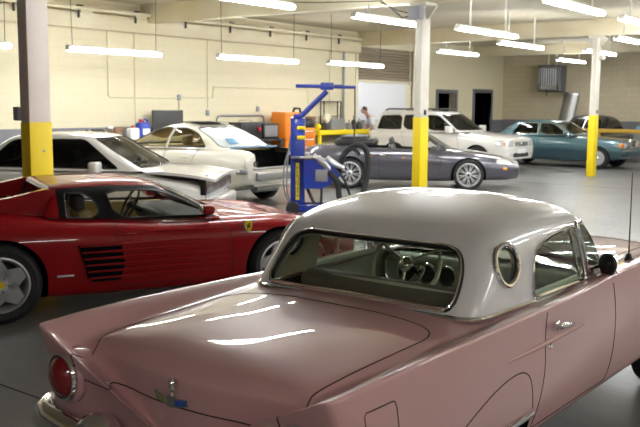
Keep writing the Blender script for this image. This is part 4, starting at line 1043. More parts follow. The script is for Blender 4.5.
# ------------------------------------------------------------------ teal saloon
def teal_sedan():
    c = thing('teal_saloon', 'teal square-cut saloon with an upright chrome grille, behind the right yellow column', 'car', (-12.03, 26.2, 0), 0)
    st = [station(-1.12, .42, .74, .45, .82, .62, .82, .84, .72, .92, .92),
          station(-.8, .28, .84, .32, .905, .60, .885, .86, .76, .945, .96),
          station(.2, .22, .85, .27, .91, .58, .885, .86, .79, .945, .96),
          station(1.3, .20, .85, .26, .91, .58, .885, .85, .79, .935, .94),
          station(2.1, .20, .85, .26, .91, .58, .885, .84, .77, .92, .96),
          station(2.9, .24, .85, .29, .905, .56, .875, .80, .74, .87, .91),
          station(3.60, .30, .82, .34, .87, .54, .84, .76, .68, .82, .86)]
    rr = ring_rad(.10, .12)
    rings = [ring(2.28, .16, -.42, .06, .82, .80, 0, 0, .965, .945, .96),
             ring(2.25, .16, -.38, .06, .81, .79, 0, 0, .985, .96, .98),
             ring(1.86, .12, -.08, .06, .74, .71, 0, 0, 1.19, 1.19, 1.19),
             ring(1.56, .09, .20, .06, .655, .63, 0, 0, 1.35, 1.36, 1.345),
             ring(1.47, .08, .27, .06, .60, .57, 0, 0, 1.38, 1.40, 1.375),
             ring(1.25, .04, .5, .04, .32, .30, 0, 0, 1.41, 1.43, 1.41),
             ring(.95, .0, .8, .0, .01, .01, 0, 0, 1.425, 1.437, 1.43)]
    P = dict(st=st, paint='teal', rings=rings, rrad=rr, belt=.945, zf=.58, zr=.66, corner_y=.5, trim='chrome', trim_r=.010,
        axles=[(0, .32, .36), (2.935, .32, .36)],
        cuts=[('side_cladding', [(-1.02, .36, .01), (-1.02, .56, .01), (3.55, .54, .01), (3.55, .32, .01), (2.0, .25, .01), (.5, .25, .01)], 'teal_low', 'side'),
              ('rear_door', [(.30, .60, .2), (.22, .94, .02), (1.04, .94, .01), (1.03, .57, .01), (.38, .57, .02)], 'teal', 'side'),
              ('front_door', [(1.06, .57, .01), (1.08, .94, .01), (2.08, .92, .01), (2.16, .7, .1), (2.14, .57, .01)], 'teal', 'side'),
              ('bonnet', [(2.30, -.66, .05), (3.56, -.60, .05), (3.56, .60, .05), (2.30, .66, .05)], 'teal', 'top')],
        windows=[('rear_door_window', [(.16, .99, .03), (.36, 1.315, .06), (.98, 1.33, .03), (1.0, .985, .02)], 'tint2', 'side'),
                 ('front_door_window', [(1.07, .985, .02), (1.05, 1.33, .03), (1.46, 1.32, .06), (2.02, .975, .02)], 'tint2', 'side'),
                 ('windscreen', [(-.72, 1.0, .04), (.72, 1.0, .04), (.60, 1.34, .05), (-.60, 1.34, .05)], 'clear', 'front'),
                 ('rear_window', [(-.68, 1.0, .04), (.68, 1.0, .04), (.56, 1.32, .05), (-.56, 1.32, .05)], 'tint2', 'rear')])
    simple_car(c, P)
    for s in (1, -1):
        wheel(c, 0, s * .885, .32, .21, .20, 'disc', 'silver'); wheel(c, 2.935, s * .885, .32, .21, .20, 'disc', 'silver')
        mirror(c, 1.95, s * .86, .985, 'teal', (.10, .17, .12))
        handle(c, .42, s * .893, .86, 'chrome'); handle(c, 1.22, s * .893, .855, 'chrome')
        MB().box((3.58, s * .79, .70), (.12, .14, .15), bev=.02).build('indicator_lamp', 'amber', c)
        MB().box((3.62, s * .52, .70), (.05, .36, .15), bev=.025).build('head_lamp', 'lens', c)
    o = MB().box((3.65, 0, .74), (.08, .46, .26), bev=.02, seg=3).build('grille_surround', 'chrome', c)
    g = MB()
    for z in np.linspace(.66, .82, 5): g.box((3.692, 0, z), (.01, .38, .012))
    for y in (-.12, 0, .12): g.box((3.694, y, .74), (.01, .008, .19))
    g.build('grille', 'dark', o)
    b = MB().box((3.72, 0, .48), (.18, 1.74, .17), bev=.05, seg=3).box((3.55, .86, .49), (.36, .06, .13), bev=.025).box((3.55, -.86, .49), (.36, .06, .13), bev=.025).build('front_bumper', 'teal_low', c)
    MB().box((3.73, 0, .565), (.14, 1.72, .014), bev=.004).build('bumper_strip', 'chrome', b)
    MB().box((-1.16, 0, .50), (.16, 1.70, .17), bev=.05, seg=3).build('rear_bumper', 'teal_low', c)
    MB().tube([(3.60, 0, .87), (3.59, 0, .92)], .005, 6).tube([(3.59, .035 * math.cos(a), .955 + .035 * math.sin(a)) for a in np.linspace(0, 2 * PI, 20, endpoint=False)], .004, 6, True).tube([(3.59, 0, .955), (3.59, 0, .99)], .003, 5).tube([(3.59, 0, .955), (3.59, .03, .938)], .003, 5).tube([(3.59, 0, .955), (3.59, -.03, .938)], .003, 5).build('bonnet_ornament', 'chrome', c)
    tub(c, -.3, 2.15, .74, .3, .92, 'dark_vinyl')
    for s in (1, -1): seat(c, 1.0, s * .4, .52, .4, 1.0, 'tan', headrest=True); seat(c, .1, s * .4, .52, .4, .98, 'tan')
    MB().box((2.05, 0, .90), (.36, 1.4, .14), bev=.05).build('dashboard', 'dark_vinyl', c)
    steering(c, (1.68, .4, .94), .20, 25, 'black', 'black')
    return c

# ------------------------------------------------------------------ black car by the far wall
def black_car():
    c = thing('black_car', 'dark rounded car at the far wall, mostly hidden behind the yellow rail', 'car', (-10.85, 29.0, 0), 90)
    st = [station(-.85, .40, .66, .43, .74, .60, .74, .80, .62, .90, .92),
          station(-.4, .24, .80, .28, .87, .58, .86, .84, .74, .96, .98),
          station(.6, .20, .82, .26, .88, .56, .87, .84, .77, .96, .97),
          station(1.7, .20, .82, .26, .88, .56, .87, .82, .76, .94, .96),
          station(2.5, .24, .81, .29, .87, .54, .84, .76, .70, .86, .90),
          station(3.05, .30, .70, .34, .74, .50, .70, .64, .54, .72, .74)]
    rr = ring_rad(.2, .3)
    rings = [ring(2.1, .25, -.5, .12, .79, .76, 0, 0, .96, .97, .98),
             ring(2.05, .25, -.46, .12, .78, .75, 0, 0, .98, .99, 1.0),
             ring(1.6, .2, -.1, .12, .74, .71, 0, 0, 1.28, 1.28, 1.28),
             ring(1.25, .15, .15, .12, .64, .62, 0, 0, 1.46, 1.46, 1.45),
             ring(1.15, .12, .25, .1, .54, .52, 0, 0, 1.50, 1.52, 1.50),
             ring(.95, .08, .45, .06, .3, .3, 0, 0, 1.54, 1.56, 1.545),
             ring(.75, .0, .65, .0, .01, .01, 0, 0, 1.56, 1.57, 1.56)]
    P = dict(st=st, paint='black_paint', rings=rings, rrad=rr, belt=.97, zf=.52, zr=.65,
        axles=[(0, .32, .36), (2.5, .32, .36)],
        cuts=[('door', [(.70, .28, .03), (.70, .96, .01), (1.75, .95, .01), (1.85, .6, .1), (1.8, .28, .03)], 'black_paint', 'side')],
        windows=[('side_window', [(.05, 1.03, .04), (.30, 1.38, .15), (1.15, 1.41, .1), (1.80, 1.02, .02)], 'tint', 'side'),
                 ('windscreen', [(-.68, 1.02, .05), (.68, 1.02, .05), (.56, 1.44, .05), (-.56, 1.44, .05)], 'tint', 'front'),
                 ('rear_window', [(-.58, 1.08, .08), (.58, 1.08, .08), (.50, 1.40, .1), (-.50, 1.40, .1)], 'tint', 'rear')])
    simple_car(c, P)
    for s in (1, -1):
        wheel(c, 0, s * .85, .32, .2, .2, 'five'); wheel(c, 2.5, s * .85, .32, .2, .2, 'five')
        MB().box((-.88, s * .58, .72), (.05, .22, .10), bev=.03).build('tail_lamp', 'red_lens', c)
    return c
for fn in (pink_car, red_car, white_coupe, repair_sedan, slate_convertible, white_suv, teal_sedan, black_car): fn()
# ------------------------------------------------------------------ the setting
XL, XR, YN, YF, ZC = -15.8, 6.5, -6.5, 32.8, 4.08
def struct(name, mb, m, parent=None):
    o = mb.build(name, m, parent)
    if parent is None: o['kind'] = 'structure'
    return o
struct('floor', bx(MB(), -21.8, XR + .2, YN - .2, YF + .2, -.2, 0), 'floor')
struct('ceiling', bx(MB(), XL - .25, XR + .2, YN - .2, YF + .2, ZC, ZC + .2), 'ceiling')
R0, R1, RZ = 22.45, 25.75, 3.66
D1, D2 = (27.5, 28.8, 2.28), (30.3, 31.7, 2.34)
w = MB()
bx(w, XL - .25, XL, YN, R0, 0, ZC); bx(w, XL - .25, XL, R0, R1, RZ, ZC); bx(w, XL - .25, XL, R1, D1[0], 0, ZC)
bx(w, XL - .25, XL, D1[0], D1[1], D1[2], ZC); bx(w, XL - .25, XL, D1[1], D2[0], 0, ZC); bx(w, XL - .25, XL, D2[0], D2[1], D2[2], ZC); bx(w, XL - .25, XL, D2[1], YF, 0, ZC)
struct('wall_left', w, 'wall')
struct('wall_far', bx(MB(), XL - .25, XR + .2, YF, YF + .2, 0, ZC), 'wall_far')
struct('wall_right', bx(MB(), XR, XR + .2, YN, YF, 0, ZC), 'wall_far')
struct('wall_near', bx(MB(), XL - .25, XR + .2, YN - .2, YN, 0, ZC), 'wall_far')
# bright room beyond the shutter, dark room beyond the two doorways
a = MB(); bx(a, -21.4, -21.2, 18.6, 26.6, 1.28, 4.2); bx(a, -21.4, XL - .25, 18.4, 18.6, 1.28, 4.2); bx(a, -21.4, XL - .25, 26.6, 26.8, 1.28, 4.2); bx(a, -21.4, XL - .25, 18.4, 26.8, 4.2, 4.4)
struct('wall_annex', a, 'sill')
a = MB(); bx(a, -21.4, -21.2, 18.6, 26.6, 0, 1.28); bx(a, -21.4, XL - .25, 18.4, 18.6, 0, 1.28); bx(a, -21.4, XL - .25, 26.6, 26.8, 0, 1.28)
struct('trim_1', a, 'grey')
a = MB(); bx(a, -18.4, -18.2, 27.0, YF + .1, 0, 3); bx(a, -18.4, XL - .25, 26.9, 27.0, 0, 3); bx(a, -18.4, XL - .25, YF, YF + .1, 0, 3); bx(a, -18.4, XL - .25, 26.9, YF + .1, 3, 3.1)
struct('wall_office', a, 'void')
for i, (y0, y1, z) in enumerate((D1, D2)):
    f = MB(); bx(f, XL - .26, XL + .04, y0 - .14, y0, 0, z + .14, .01); bx(f, XL - .26, XL + .04, y1, y1 + .14, 0, z + .14, .01); bx(f, XL - .26, XL + .04, y0, y1, z, z + .14, .01)
    o = struct('door_%d' % (i + 1), f, 'door_grey')
# roll-up shutter, half raised, corrugated
V = []; F = []; zs = np.arange(2.62, 3.70, .012)
for z in zs:
    dx = .018 * math.sin(z * 2 * PI / .095); V += [(XL - .10 + dx, R0 + .02, z), (XL - .10 + dx, R1 - .02, z), (XL - .13 + dx, R0 + .02, z), (XL - .13 + dx, R1 - .02, z)]
for i in range(len(zs) - 1):
    k = 4 * i; F += [(k, k + 1, k + 5, k + 4), (k + 2, k + 6, k + 7, k + 3), (k, k + 4, k + 6, k + 2), (k + 1, k + 3, k + 7, k + 5)]
F += [(0, 2, 3, 1)]; k = 4 * (len(zs) - 1); F += [(k, k + 1, k + 3, k + 2)]
M['shutter'] = mat('bronze_shutter', (.46, .39, .30), .35, .6)
o = struct('door_3', MB().add(V, F, True), 'shutter')
g = MB(); bx(g, XL - .06, XL + .05, R0 - .12, R0, 0, 3.8, .01); bx(g, XL - .06, XL + .05, R1, R1 + .12, 0, 3.8, .01); bx(g, XL - .20, XL - .02, R0, R1, 2.55, 2.63, .01)
struct('trim_2', g, 'conduit')
# ledge beam along the long wall and the cross beams over the columns
struct('trim_3', bx(MB(), XL, XL + .28, YN, R0 - .2, 3.42, 3.74, .01), 'beam')
for i, y in enumerate((5.66, 13.8, 22.6)):
    b = bx(MB(), XL + .01, XR, y - .13, y + .13, 3.66, ZC, .008)
    struct('trim_%d' % (4 + i), b, 'beam')
struct('trim_7', bx(bx(MB(), XL + .02, XR, 30.2, 30.45, 3.70, ZC), XL + .02, XR, -2.6, -2.35, 3.66, ZC), 'beam')
# floor joints
j = MB(); bx(j, -20, 6, 3.05, 3.062, 0, .0015); bx(j, -20, 6, 9.2, 9.212, 0, .0015); bx(j, -20, 6, 19.6, 19.612, 0, .0015); bx(j, 1.2, 1.212, YN, YF, 0, .0015)
o = struct('trim_8', j, 'seam')
# faint raised panel and patch on the far wall
p = MB(); bx(p, -10.75, -8.6, YF - .03, YF + .02, 2.62, 3.74, .01); 
o = p.build('wall_panel', 'wall_far'); tag(o, 'flat blocked-up panel on the far wall, right of the right column', 'panel')

# ------------------------------------------------------------------ columns
def column(x, y, label, left=False, box=False):
    c = thing('column', label, 'column', (x, y, 0), 0, None)
    top = 3.66
    bx(MB(), -.075, .075, -.135, .135, 0, top, .006).build('post', 'col_dirty' if left else 'col_white', c)
    MB().box((0, 0, .805), (.166, .286, 1.61), bev=.006).build('yellow_wrap', 'yellow', c, 'safety yellow lower wrap')
    MB().box((0, 0, top - .03), (.34, .42, .06), bev=.01).prism([(-.30, top - .06), (.30, top - .06), (.12, top - .28), (-.12, top - .28)], -.02, .02).build('capital', 'col_white', c)
    if left:
        MB().tube([(-.10, -.10, 1.75), (-.10, -.10, 3.66)], .022, 10).build('conduit', 'conduit_grey', c, 'grey cable conduit')
        MB().box((-.13, -.12, 1.70), (.10, .10, .15), bev=.01).build('switch_box', 'box_grey', c)
        for z in (1.0, 1.30): MB().ball((.084, .03, z), .016, 10, (.4, 1, 1)).build('bolt', 'steel', c)
    else:
        MB().tube([(.07, -.16, 1.7), (.07, -.16, 3.45), (.07, -.16, 3.66)], .020, 10).build('conduit', 'col_white', c)
        MB().box((.086, .0, 1.70), (.02, .06, .09), bev=.006).build('outlet', 'dark', c)
    if box:
        MB().box((-.02, -.22, 3.47), (.24, .16, .22), bev=.008).build('junction_box', 'box_grey', c, 'blue-grey electrical box')
        MB().tube([(-.15, -.22, 3.42), (-.30, -.24, 3.40), (-.45, -.26, 3.52), (-.85, -.26, 3.80), (-1.2, -.27, 4.06)], .012, 6).tube([(-.14, -.24, 3.47), (-.35, -.30, 3.52), (-.7, -.42, 3.70), (-1.8, -.7, 3.72), (-3.2, -.9, 3.80)], .009, 6).build('cable', 'wire', c)
    return c
column(-8.27, 5.66, 'worn beige column with a grey conduit and yellow lower half, behind the red sports car', left=True)
column(-8.27, 13.8, 'white column with blue-grey junction box on top and yellow lower half, behind the pink car roof', box=True)
column(-8.27, 22.6, 'white column with yellow lower half standing in front of the teal saloon')

# ------------------------------------------------------------------ fluorescent lights
def lamp(x, y0, z, label, L=2.44, hang=True, yaw=0., group='fluorescent ceiling lights'):
    c = thing('ceiling_light', label, 'ceiling light', (x, y0 + L / 2, z), yaw, group)
    MB().box((0, 0, .05), (.10, L, .055), bev=.012).build('housing', 'fixture', c)
    for s in (1, -1): MB().tube([(s * .042, -L / 2 + .04, 0), (s * .042, L / 2 - .04, 0)], .034, 10).build('tube', 'tube', c)
    for s in (1, -1):
        MB().box((0, s * (L / 2 - .015), .012), (.115, .03, .07), bev=.006).build('end_cap', 'fixture', c)
        if hang: MB().tube([(0, s * (L / 2 - .12), .07), (s * .0, s * (L / 2 - .10), ZC - z)], .006, 5).build('hanger', 'wire', c)
        else: MB().box((0, s * L * .3, (.07 + ZC - z) / 2), (.03, .03, ZC - z - .07)).build('hanger', 'fixture', c)
    return c
lamp(-13.5, 6.35, 2.78, 'tube light hung low by the long wall at the left edge of the picture')
lamp(-13.45, 9.9, 2.80, 'tube light hung low by the long wall, first right of the left column', 2.26)
lamp(-12.85, 13.2, 2.80, 'tube light hung low above the stripped white saloon, left of the blue rack', 2.62)
lamp(-13.2, 17.5, 2.87, 'tube light hung low just above the blue rack arm')
lamp(-9.3, 8.75, 3.42, 'tube light at the top edge of the picture, nearest of those above the red car', 2.6, False)
lamp(-9.25, 13.0, 3.42, 'tube light passing behind the middle column, left of its junction box', 2.44, False)
lamp(-8.2, 14.95, 3.30, 'tube light just right of the middle column', 2.6, False)
lamp(-9.35, 19.1, 3.32, 'tube light above the wall heater, farthest of the middle row', 2.5, False)
lamp(-5.55, 12.9, 3.45, 'tube light at the top edge of the picture right of the middle column', 2.44, False)
lamp(-5.36, 15.8, 3.40, 'tube light cut by the right edge of the picture, upper one', 2.44, False)
lamp(-6.95, 20.2, 3.40, 'tube light cut by the right picture edge, lower one, right of the right column', 2.44, False)
for x, y, z, t in ((-5.5, 8.3, 3.42, 'tube light out of view above the pink car bonnet'), (-6.4, 5.9, 3.42, 'added tube light out of view above the red car nose, for the pink lid streak'), (-1.9, 9.5, 3.42, 'tube light out of view right of the pink car'), (-1.9, 15.5, 3.42, 'tube light out of view, right row, middle'), (-2.2, 22, 3.42, 'tube light out of view, right row, far'),  # unseen tube over the red car nose is added for the pink lid streak
                   (-13.0, 22.6, 3.42, 'tube light above the white SUV hidden by the middle column'), (-5.0, 26.5, 3.42, 'tube light out of view at the far end'), (2.5, 13, 3.42, 'tube light out of view by the right wall'), (1.8, 8.0, 3.42, 'added tube light out of view ahead of the pink car, right side'), (4.6, 10.0, 3.42, 'added tube light out of view by the right wall, nearest'), (4.6, 14.0, 3.42, 'added tube light out of view by the right wall, second'), (4.6, 18.5, 3.42, 'added tube light out of view by the right wall, third'), (1.8, 19.0, 3.42, 'added tube light out of view, fourth row, far'), (-3.3, 10.8, 3.42, 'added tube light out of view beyond the right picture edge, above the pink car nose'), (-3.6, 19.0, 3.42, 'added tube light out of view beyond the right picture edge, level with the grey convertible'), (2.6, -3.6, 3.42, 'added tube light out of view behind the camera, right one'), (4.4, .8, 3.42, 'added tube light out of view by the right wall, level with the pink car door'), (-.4, -4.8, 3.42, 'added tube light out of view behind the camera, left one'), (4.6, 5.2, 3.42, 'added tube light out of view by the right wall, level with the pink car bonnet'), (-9.3, 24.5, 3.42, 'added tube light hidden behind the right column top, far end'), (-11.8, 28.6, 3.42, 'tube light out of view near the heater'), (-4.5, 30.0, 3.42, 'added tube light out of view far right corner'), (-1.5, 28.0, 3.42, 'tube light out of view beyond the right picture edge')):  # most are unseen tubes added to brighten the pink car, floor and far end
    lamp(x, y, z, t, 2.44, False)
for x, y, t in ((-17.6, 22.6, 'tube light in the bright room beyond the raised shutter, nearer one'), (-19.4, 23.2, 'tube light in the bright room beyond the raised shutter, farther one')): 
    c = lamp(x, y, 3.9, t, 2.44, False)

# ------------------------------------------------------------------ pipes and conduits on the long wall
o = thing('pipe_run', 'cream pipe with clamps running along the ledge of the long wall', 'pipe', (XL + .36, 0, 3.82), 0)
MB().tube([(0, YN + .1, 0), (0, R0 - .3, 0)], .045, 10).build('pipe', 'beam', o)
for y in np.arange(8.6, 22, 1.55): MB().box((-.02, y, -.07), (.05, .035, .26), bev=.006).box((.03, y, .05), (.03, .16, .035), bev=.006).build('clamp', 'wire', o)
for y in (9.6, 11.9, 13.4): MB().box((-.06, y, -.04), (.14, .32, .10), bev=.01).build('pipe_support', 'beam', o)
def conduit(pts, label, r=.016, m='conduit', cat='conduit'):
    b = MB().tube(pts, r, 8); o = b.build('wall_conduit', m); tag(o, label, cat); return o
X = XL + .02
conduit([(X, 12.7, 3.42), (X, 12.7, 2.0), (X, 12.75, 1.96), (X, 14.85, 1.96), (X, 14.85, 1.62)], 'thin cream conduit bending right across the long wall above the white saloon')
conduit([(X, 13.47, 3.42), (X, 13.47, 1.05)], 'upright cream conduit left of the dark monitor')
conduit([(X, 15.85, 3.42), (X, 15.85, 1.66)], 'thin upright conduit above the stripped saloon roof', .014, 'conduit')
conduit([(X, 15.0, 1.98), (X, 16.0, 1.98), (X, 16.05, 2.26), (X, 19.9, 2.27), (X, 20.0, 1.4)], 'thin cream conduit stepping up and running right towards the blue rack', .013)
conduit([(X + .02, 21.68, 3.42), (X + .02, 21.68, 1.3)], 'upright blue-grey conduit beside the raised shutter', .035, 'conduit_grey')
conduit([(X, 21.0, 3.42), (X, 21.0, 1.2)], 'upright cream conduit above the yellow bench', .02)
for y, z, t in ((10.9, 1.62, 'small outlet box on the long wall near the left column'), (15.83, 1.60, 'small outlet box at the foot of the thin upright conduit'), (17.75, 1.70, 'small outlet box on the long wall above the black welding units'), (14.85, 1.98, 'small junction box where the wall conduit turns')):
    tag(bx(MB(), XL, XL + .05, y - .05, y + .05, z - .07, z + .07, .008).build('outlet_box', 'conduit_grey'), t, 'outlet box')

# ------------------------------------------------------------------ far wall things
h = thing('unit_heater', 'grey box-shaped unit heater with a louvred front high on the far wall', 'heater', (-13.55, YF - .45, 2.92), 0)
MB().box((0, 0, 0), (.92, .62, .98), bev=.02).build('casing', 'door_grey', h)
fr = MB(); 
bx(fr, -.40, .40, -.34, -.30, .38, .43); bx(fr, -.40, .40, -.34, -.30, -.43, -.30); bx(fr, -.40, -.33, -.34, -.30, -.43, .43); bx(fr, .33, .40, -.34, -.30, -.43, .43)
fr.build('frame', 'steel', h)
bx(MB(), -.33, .33, -.322, -.312, -.30, .38).build('dark_core', 'void', h)
l = MB()
for k in range(7): l.box((-.28 + k * .093, -.33, .04), (.018, .03, .66), rot=Matrix.Rotation(R(25), 4, 'Z'))
l.build('louvre', 'steel', h)
MB().tube([(.1, .1, .48), (.1, .1, ZC - 2.92)], .05, 10).tube([(-.2, .1, .48), (-.2, .1, ZC - 2.92)], .03, 8).build('flue', 'col_white', h)
MB().tube([(-.15, -.1, -.49), (-.15, -.1, -.68)], .02, 8).build('gas_pipe', 'dark', h)
o = thing('metal_duct', 'tall shiny metal duct section leaning on the far wall behind the teal saloon', 'duct', (-13.15, YF - .45, 0), 0)
T = Matrix.Rotation(R(-9), 4, 'X') @ Matrix.Rotation(R(7), 4, 'Y')
V = []; F = []; n = 14
for i, z in enumerate((0, 2.4)):
    for k in range(n + 1):
        a = PI + PI * k / n; V.append((.30 * math.cos(a), .16 * math.sin(a), z))
    for k in range(n + 1):
        a = 2 * PI - PI * k / n; V.append((.285 * math.cos(a), .145 * math.sin(a), z))
m_ = 2 * (n + 1)
F = [(k, (k + 1) % m_, (k + 1) % m_ + m_, k + m_) for k in range(m_)] + [tuple(range(m_)), tuple(range(m_, 2 * m_))]
MB().add(V, F, True, T).build('duct_shell', 'steel', o)
MB().add([(x * 1.02, y * 1.02 - .002, z) for (x, y, z0) in V[:m_] for z in (0,)] + [(x * 1.02, y * 1.02 - .002, .05) for (x, y, z0) in V[:m_]], F, True, T @ Matrix.Translation((0, 0, 2.33))).build('duct_flange', 'alloy', o)
o = thing('yellow_barrier', 'long ochre rail on posts running to the right of the right column', 'barrier', (-9.0, 27.85, 0), 0)
bx(MB(), -1.9, 4.6, -.05, .05, 1.0, 1.13, .01).build('rail', 'ochre', o)
for x in (-1.0, 1.4, 3.8): bx(MB(), x - .05, x + .05, -.04, .04, 0, 1.0, .006).build('post', 'ochre', o)
o = thing('blue_tarp', 'crumpled blue cover on a pale crate behind the yellow rail at the right edge', 'tarp', (-8.95, 30.3, 0), 0)
bx(MB(), -.6, .6, -.4, .4, 0, .95, .03).build('crate', 'grey', o)
MB().box((0, 0, 1.03), (1.15, .7, .22), bev=.09, seg=4).ball((-.3, 0, 1.10), .3, 14, (1.2, .9, .5)).ball((.35, .05, 1.08), .28, 14, (1.1, .9, .45)).build('cover', 'tape', o)
o = thing('detector', 'small white ball detector on the right column side near the ceiling', 'detector', (-8.14, 22.60, 3.10), 0)
MB().ball((.05, 0, 0), .065, 14).build('dome', 'fixture', o); bx(MB(), -.055, 0, -.03, .03, -.03, .03, .005).build('bracket', 'fixture', o)

# ------------------------------------------------------------------ long wall: bench with clutter, monitor
def bench(name, label, x0, x1, y0, y1, z, top_m, leg_m, th=.05, apron=None):
    o = thing(name, label, 'workbench', ((x0 + x1) / 2, (y0 + y1) / 2, 0))
    dx, dy = (x1 - x0) / 2, (y1 - y0) / 2
    bx(MB(), -dx, dx, -dy, dy, z - th, z, .008).build('bench_top', top_m, o)
    for sx in (-1, 1):
        for sy in (-1, 1): bx(MB(), sx * (dx - .06) - .04, sx * (dx - .06) + .04, sy * (dy - .08) - .04, sy * (dy - .08) + .04, 0, z - th, .005).build('leg', leg_m, o)
    bx(MB(), -dx + .05, dx - .05, -dy + .08, dy - .08, .28, .31).build('shelf', leg_m, o)
    return o
bench('workbench', 'dark workbench along the long wall behind the white saloons', -15.72, -14.95, 11.0, 15.9, 1.0, 'dark', 'dark')
def item(name, label, cat, mb, m, group=None): return tag(mb.build(name, m), label, cat, group)
zb = 1.0
g = thing('bench_grinder', 'grey bench grinder, first item right of the left column on the dark bench', 'grinder', (-15.3, 11.95, zb))
MB().box((0, 0, .03), (.22, .26, .06), bev=.01).lathe([(0, .14), (.09, .13), (.10, .08), (.10, -.08), (.09, -.13), (0, -.14)], 20, Matrix.Translation((0, 0, .17))).build('motor', 'dark', g)
for s in (1, -1): MB().lathe([(0, .03), (.10, .03), (.10, -.03), (0, -.03)], 24, Matrix.Translation((0, s * .20, .17))).build('grinding_wheel', 'steel', g)
g = thing('bench_vice', 'rusty brown and grey vice on the dark bench, beside the white canister', 'vice', (-15.25, 12.42, zb))
MB().box((0, 0, .05), (.26, .22, .10), bev=.02).box((0, 0, .15), (.34, .16, .12), bev=.03).box((.14, 0, .25), (.05, .26, .12), bev=.012).build('vice_body', 'wood', g)
MB().box((-.10, 0, .25), (.05, .26, .12), bev=.012).tube([(-.2, 0, .15), (-.32, 0, .15)], .025, 8).tube([(-.30, -.14, .15), (-.30, .14, .15)], .012, 6).build('sliding_jaw', 'steel', g)
g = thing('canister', 'white plastic canister on the dark bench, left of the blue jug', 'canister', (-15.15, 12.85, zb))
MB().box((0, 0, .14), (.20, .26, .28), bev=.05, seg=4).build('container', 'sill', g); MB().lathe([(0, .04), (.035, .04), (.04, 0)], 14, Matrix.Translation((0, 0, .29)) @ Matrix.Rotation(R(90), 4, 'X')).build('cap', 'red_plastic', g)
g = thing('blue_jug', 'blue and red jug with a white label on the dark bench, left of the monitor', 'jug', (-15.2, 13.18, zb))
MB().box((0, 0, .20), (.24, .32, .40), bev=.07, seg=4).build('jug_body', 'blue_jug', g); MB().lathe([(0, .07), (.04, .07), (.045, 0)], 14, Matrix.Translation((0, -.06, .40)) @ Matrix.Rotation(R(90), 4, 'X')).build('cap', 'red_plastic', g)
MB().tube([(0, 0, .40), (0, .05, .47), (0, .13, .45), (0, .14, .37)], .02, 8).build('handle', 'blue_jug', g); bx(MB(), .119, .124, -.10, .10, .12, .26).build('jug_label', 'sill', g)
g = thing('monitor', 'large dark flat monitor standing on the bench against the long wall', 'monitor', (-15.45, 14.17, zb), -8)
MB().box((0, 0, .40), (.05, .86, .54), bev=.012).build('screen', 'dark', g); MB().box((-.02, 0, .10), (.04, .10, .2), bev=.01).box((0, 0, .012), (.22, .4, .024), bev=.008).build('stand', 'black', g)
g = thing('small_parts_bin', 'low black parts bin at the left end of the dark bench', 'bin', (-15.2, 11.42, zb))
bx(bx(MB(), -.15, .15, -.22, .22, 0, .02), -.15, -.13, -.22, .22, 0, .16); k = MB(); bx(k, -.15, .15, -.22, .22, 0, .02); bx(k, -.15, -.135, -.22, .22, .02, .16); bx(k, .135, .15, -.22, .22, .02, .14); bx(k, -.135, .135, -.22, -.205, .02, .16); bx(k, -.135, .135, .205, .22, .02, .16); k.build('tray', 'black', g)

# welding units, pipe rail, orange cabinets
b2 = bench('welding_bench', 'low dark bench under the black welding units, right of the stripped saloon', -15.66, -15.0, 16.3, 17.95, .92, 'dark', 'dark')
for i, (y, w_, h_, t, red) in enumerate(((16.78, .80, .44, 'dark welding unit with a red button, left of the pair behind the stripped saloon', True), (17.55, .62, .40, 'black welding unit with a grey front, right of the pair beside the orange cabinet', False))):
    g = thing('welding_unit', t, 'welding unit', (-15.35, y, .92))
    MB().box((0, 0, h_ / 2), (.45, w_, h_), bev=.02).build('casing', 'dark' if red else 'black', g)
    bx(MB(), .225, .235, -w_ * .42, w_ * .42, .05, h_ - .05, .003).build('front_panel', 'black' if red else 'grey', g)
    if red: MB().lathe([(0, .05), (.05, .045), (.055, 0)], 16, Matrix.Translation((.235, .26, h_ * .6)) @ Matrix.Rotation(R(-90), 4, 'Z')).build('stop_button', 'red_plastic', g)
    MB().tube([(0, -w_ * .3, h_), (0, -w_ * .3, h_ + .05), (0, w_ * .3, h_ + .05), (0, w_ * .3, h_)], .012, 6).build('handle', 'steel', g)
g = thing('pipe_rail', 'bent grey pipe rail standing behind the stripped saloon, left of the orange cabinet', 'rail', (-15.76, 17.3, 0))
MB().tube([(0, -1.15, 0), (0, -1.15, 1.42), (0, -1.10, 1.50), (0, -1.0, 1.53), (0, .58, 1.53), (0, .65, 1.50), (0, .68, 1.42), (0, .68, 0)], .028, 10).build('rail_tube', 'steel', g)
for y in (.68, -1.15): MB().lathe([(0, .012), (.035, .012), (.035, 0)], 16, Matrix.Translation((0, y, 0)) @ Matrix.Rotation(R(90), 4, 'X')).build('foot_plate', 'steel', g)
def cabinet(name, label, loc, yaw, w_, d_, h_, rows, m='orange', lip='sill'):
    g = thing(name, label, 'cabinet', loc, yaw)
    bx(MB(), -d_ / 2, d_ / 2, -w_ / 2, w_ / 2, .10, h_, .015).build('carcass', m, g)
    dz = (h_ - .18) / rows
    for k in range(rows):
        z0 = .14 + k * dz
        dr = bx(MB(), d_ / 2, d_ / 2 + .018, -w_ / 2 + .02, w_ / 2 - .02, z0 + .01, z0 + dz - .01, .004).build('drawer', m, g)
        bx(MB(), d_ / 2 + .018, d_ / 2 + .04, -w_ / 2 + .05, w_ / 2 - .05, z0 + dz - .05, z0 + dz - .025, .004).build('drawer_pull', lip, dr)
    for sx in (1, -1):
        for sy in (1, -1): MB().lathe([(0, .025), (.05, .025), (.05, -.025), (0, -.025)], 16, Matrix.Translation((sx * (d_ / 2 - .08), sy * (w_ / 2 - .08), .05))).build('castor', 'rubber', g)
    return g
g = cabinet('tool_cabinet', 'tall orange tool cabinet against the long wall behind the blue rack', (-15.25, 18.30, 0), 0, .62, .5, 1.62, 4, lip='orange')
bx(MB(), .262, .270, -.10, .0, .7, 1.5, .002).build('door_stripe', 'sill', g)
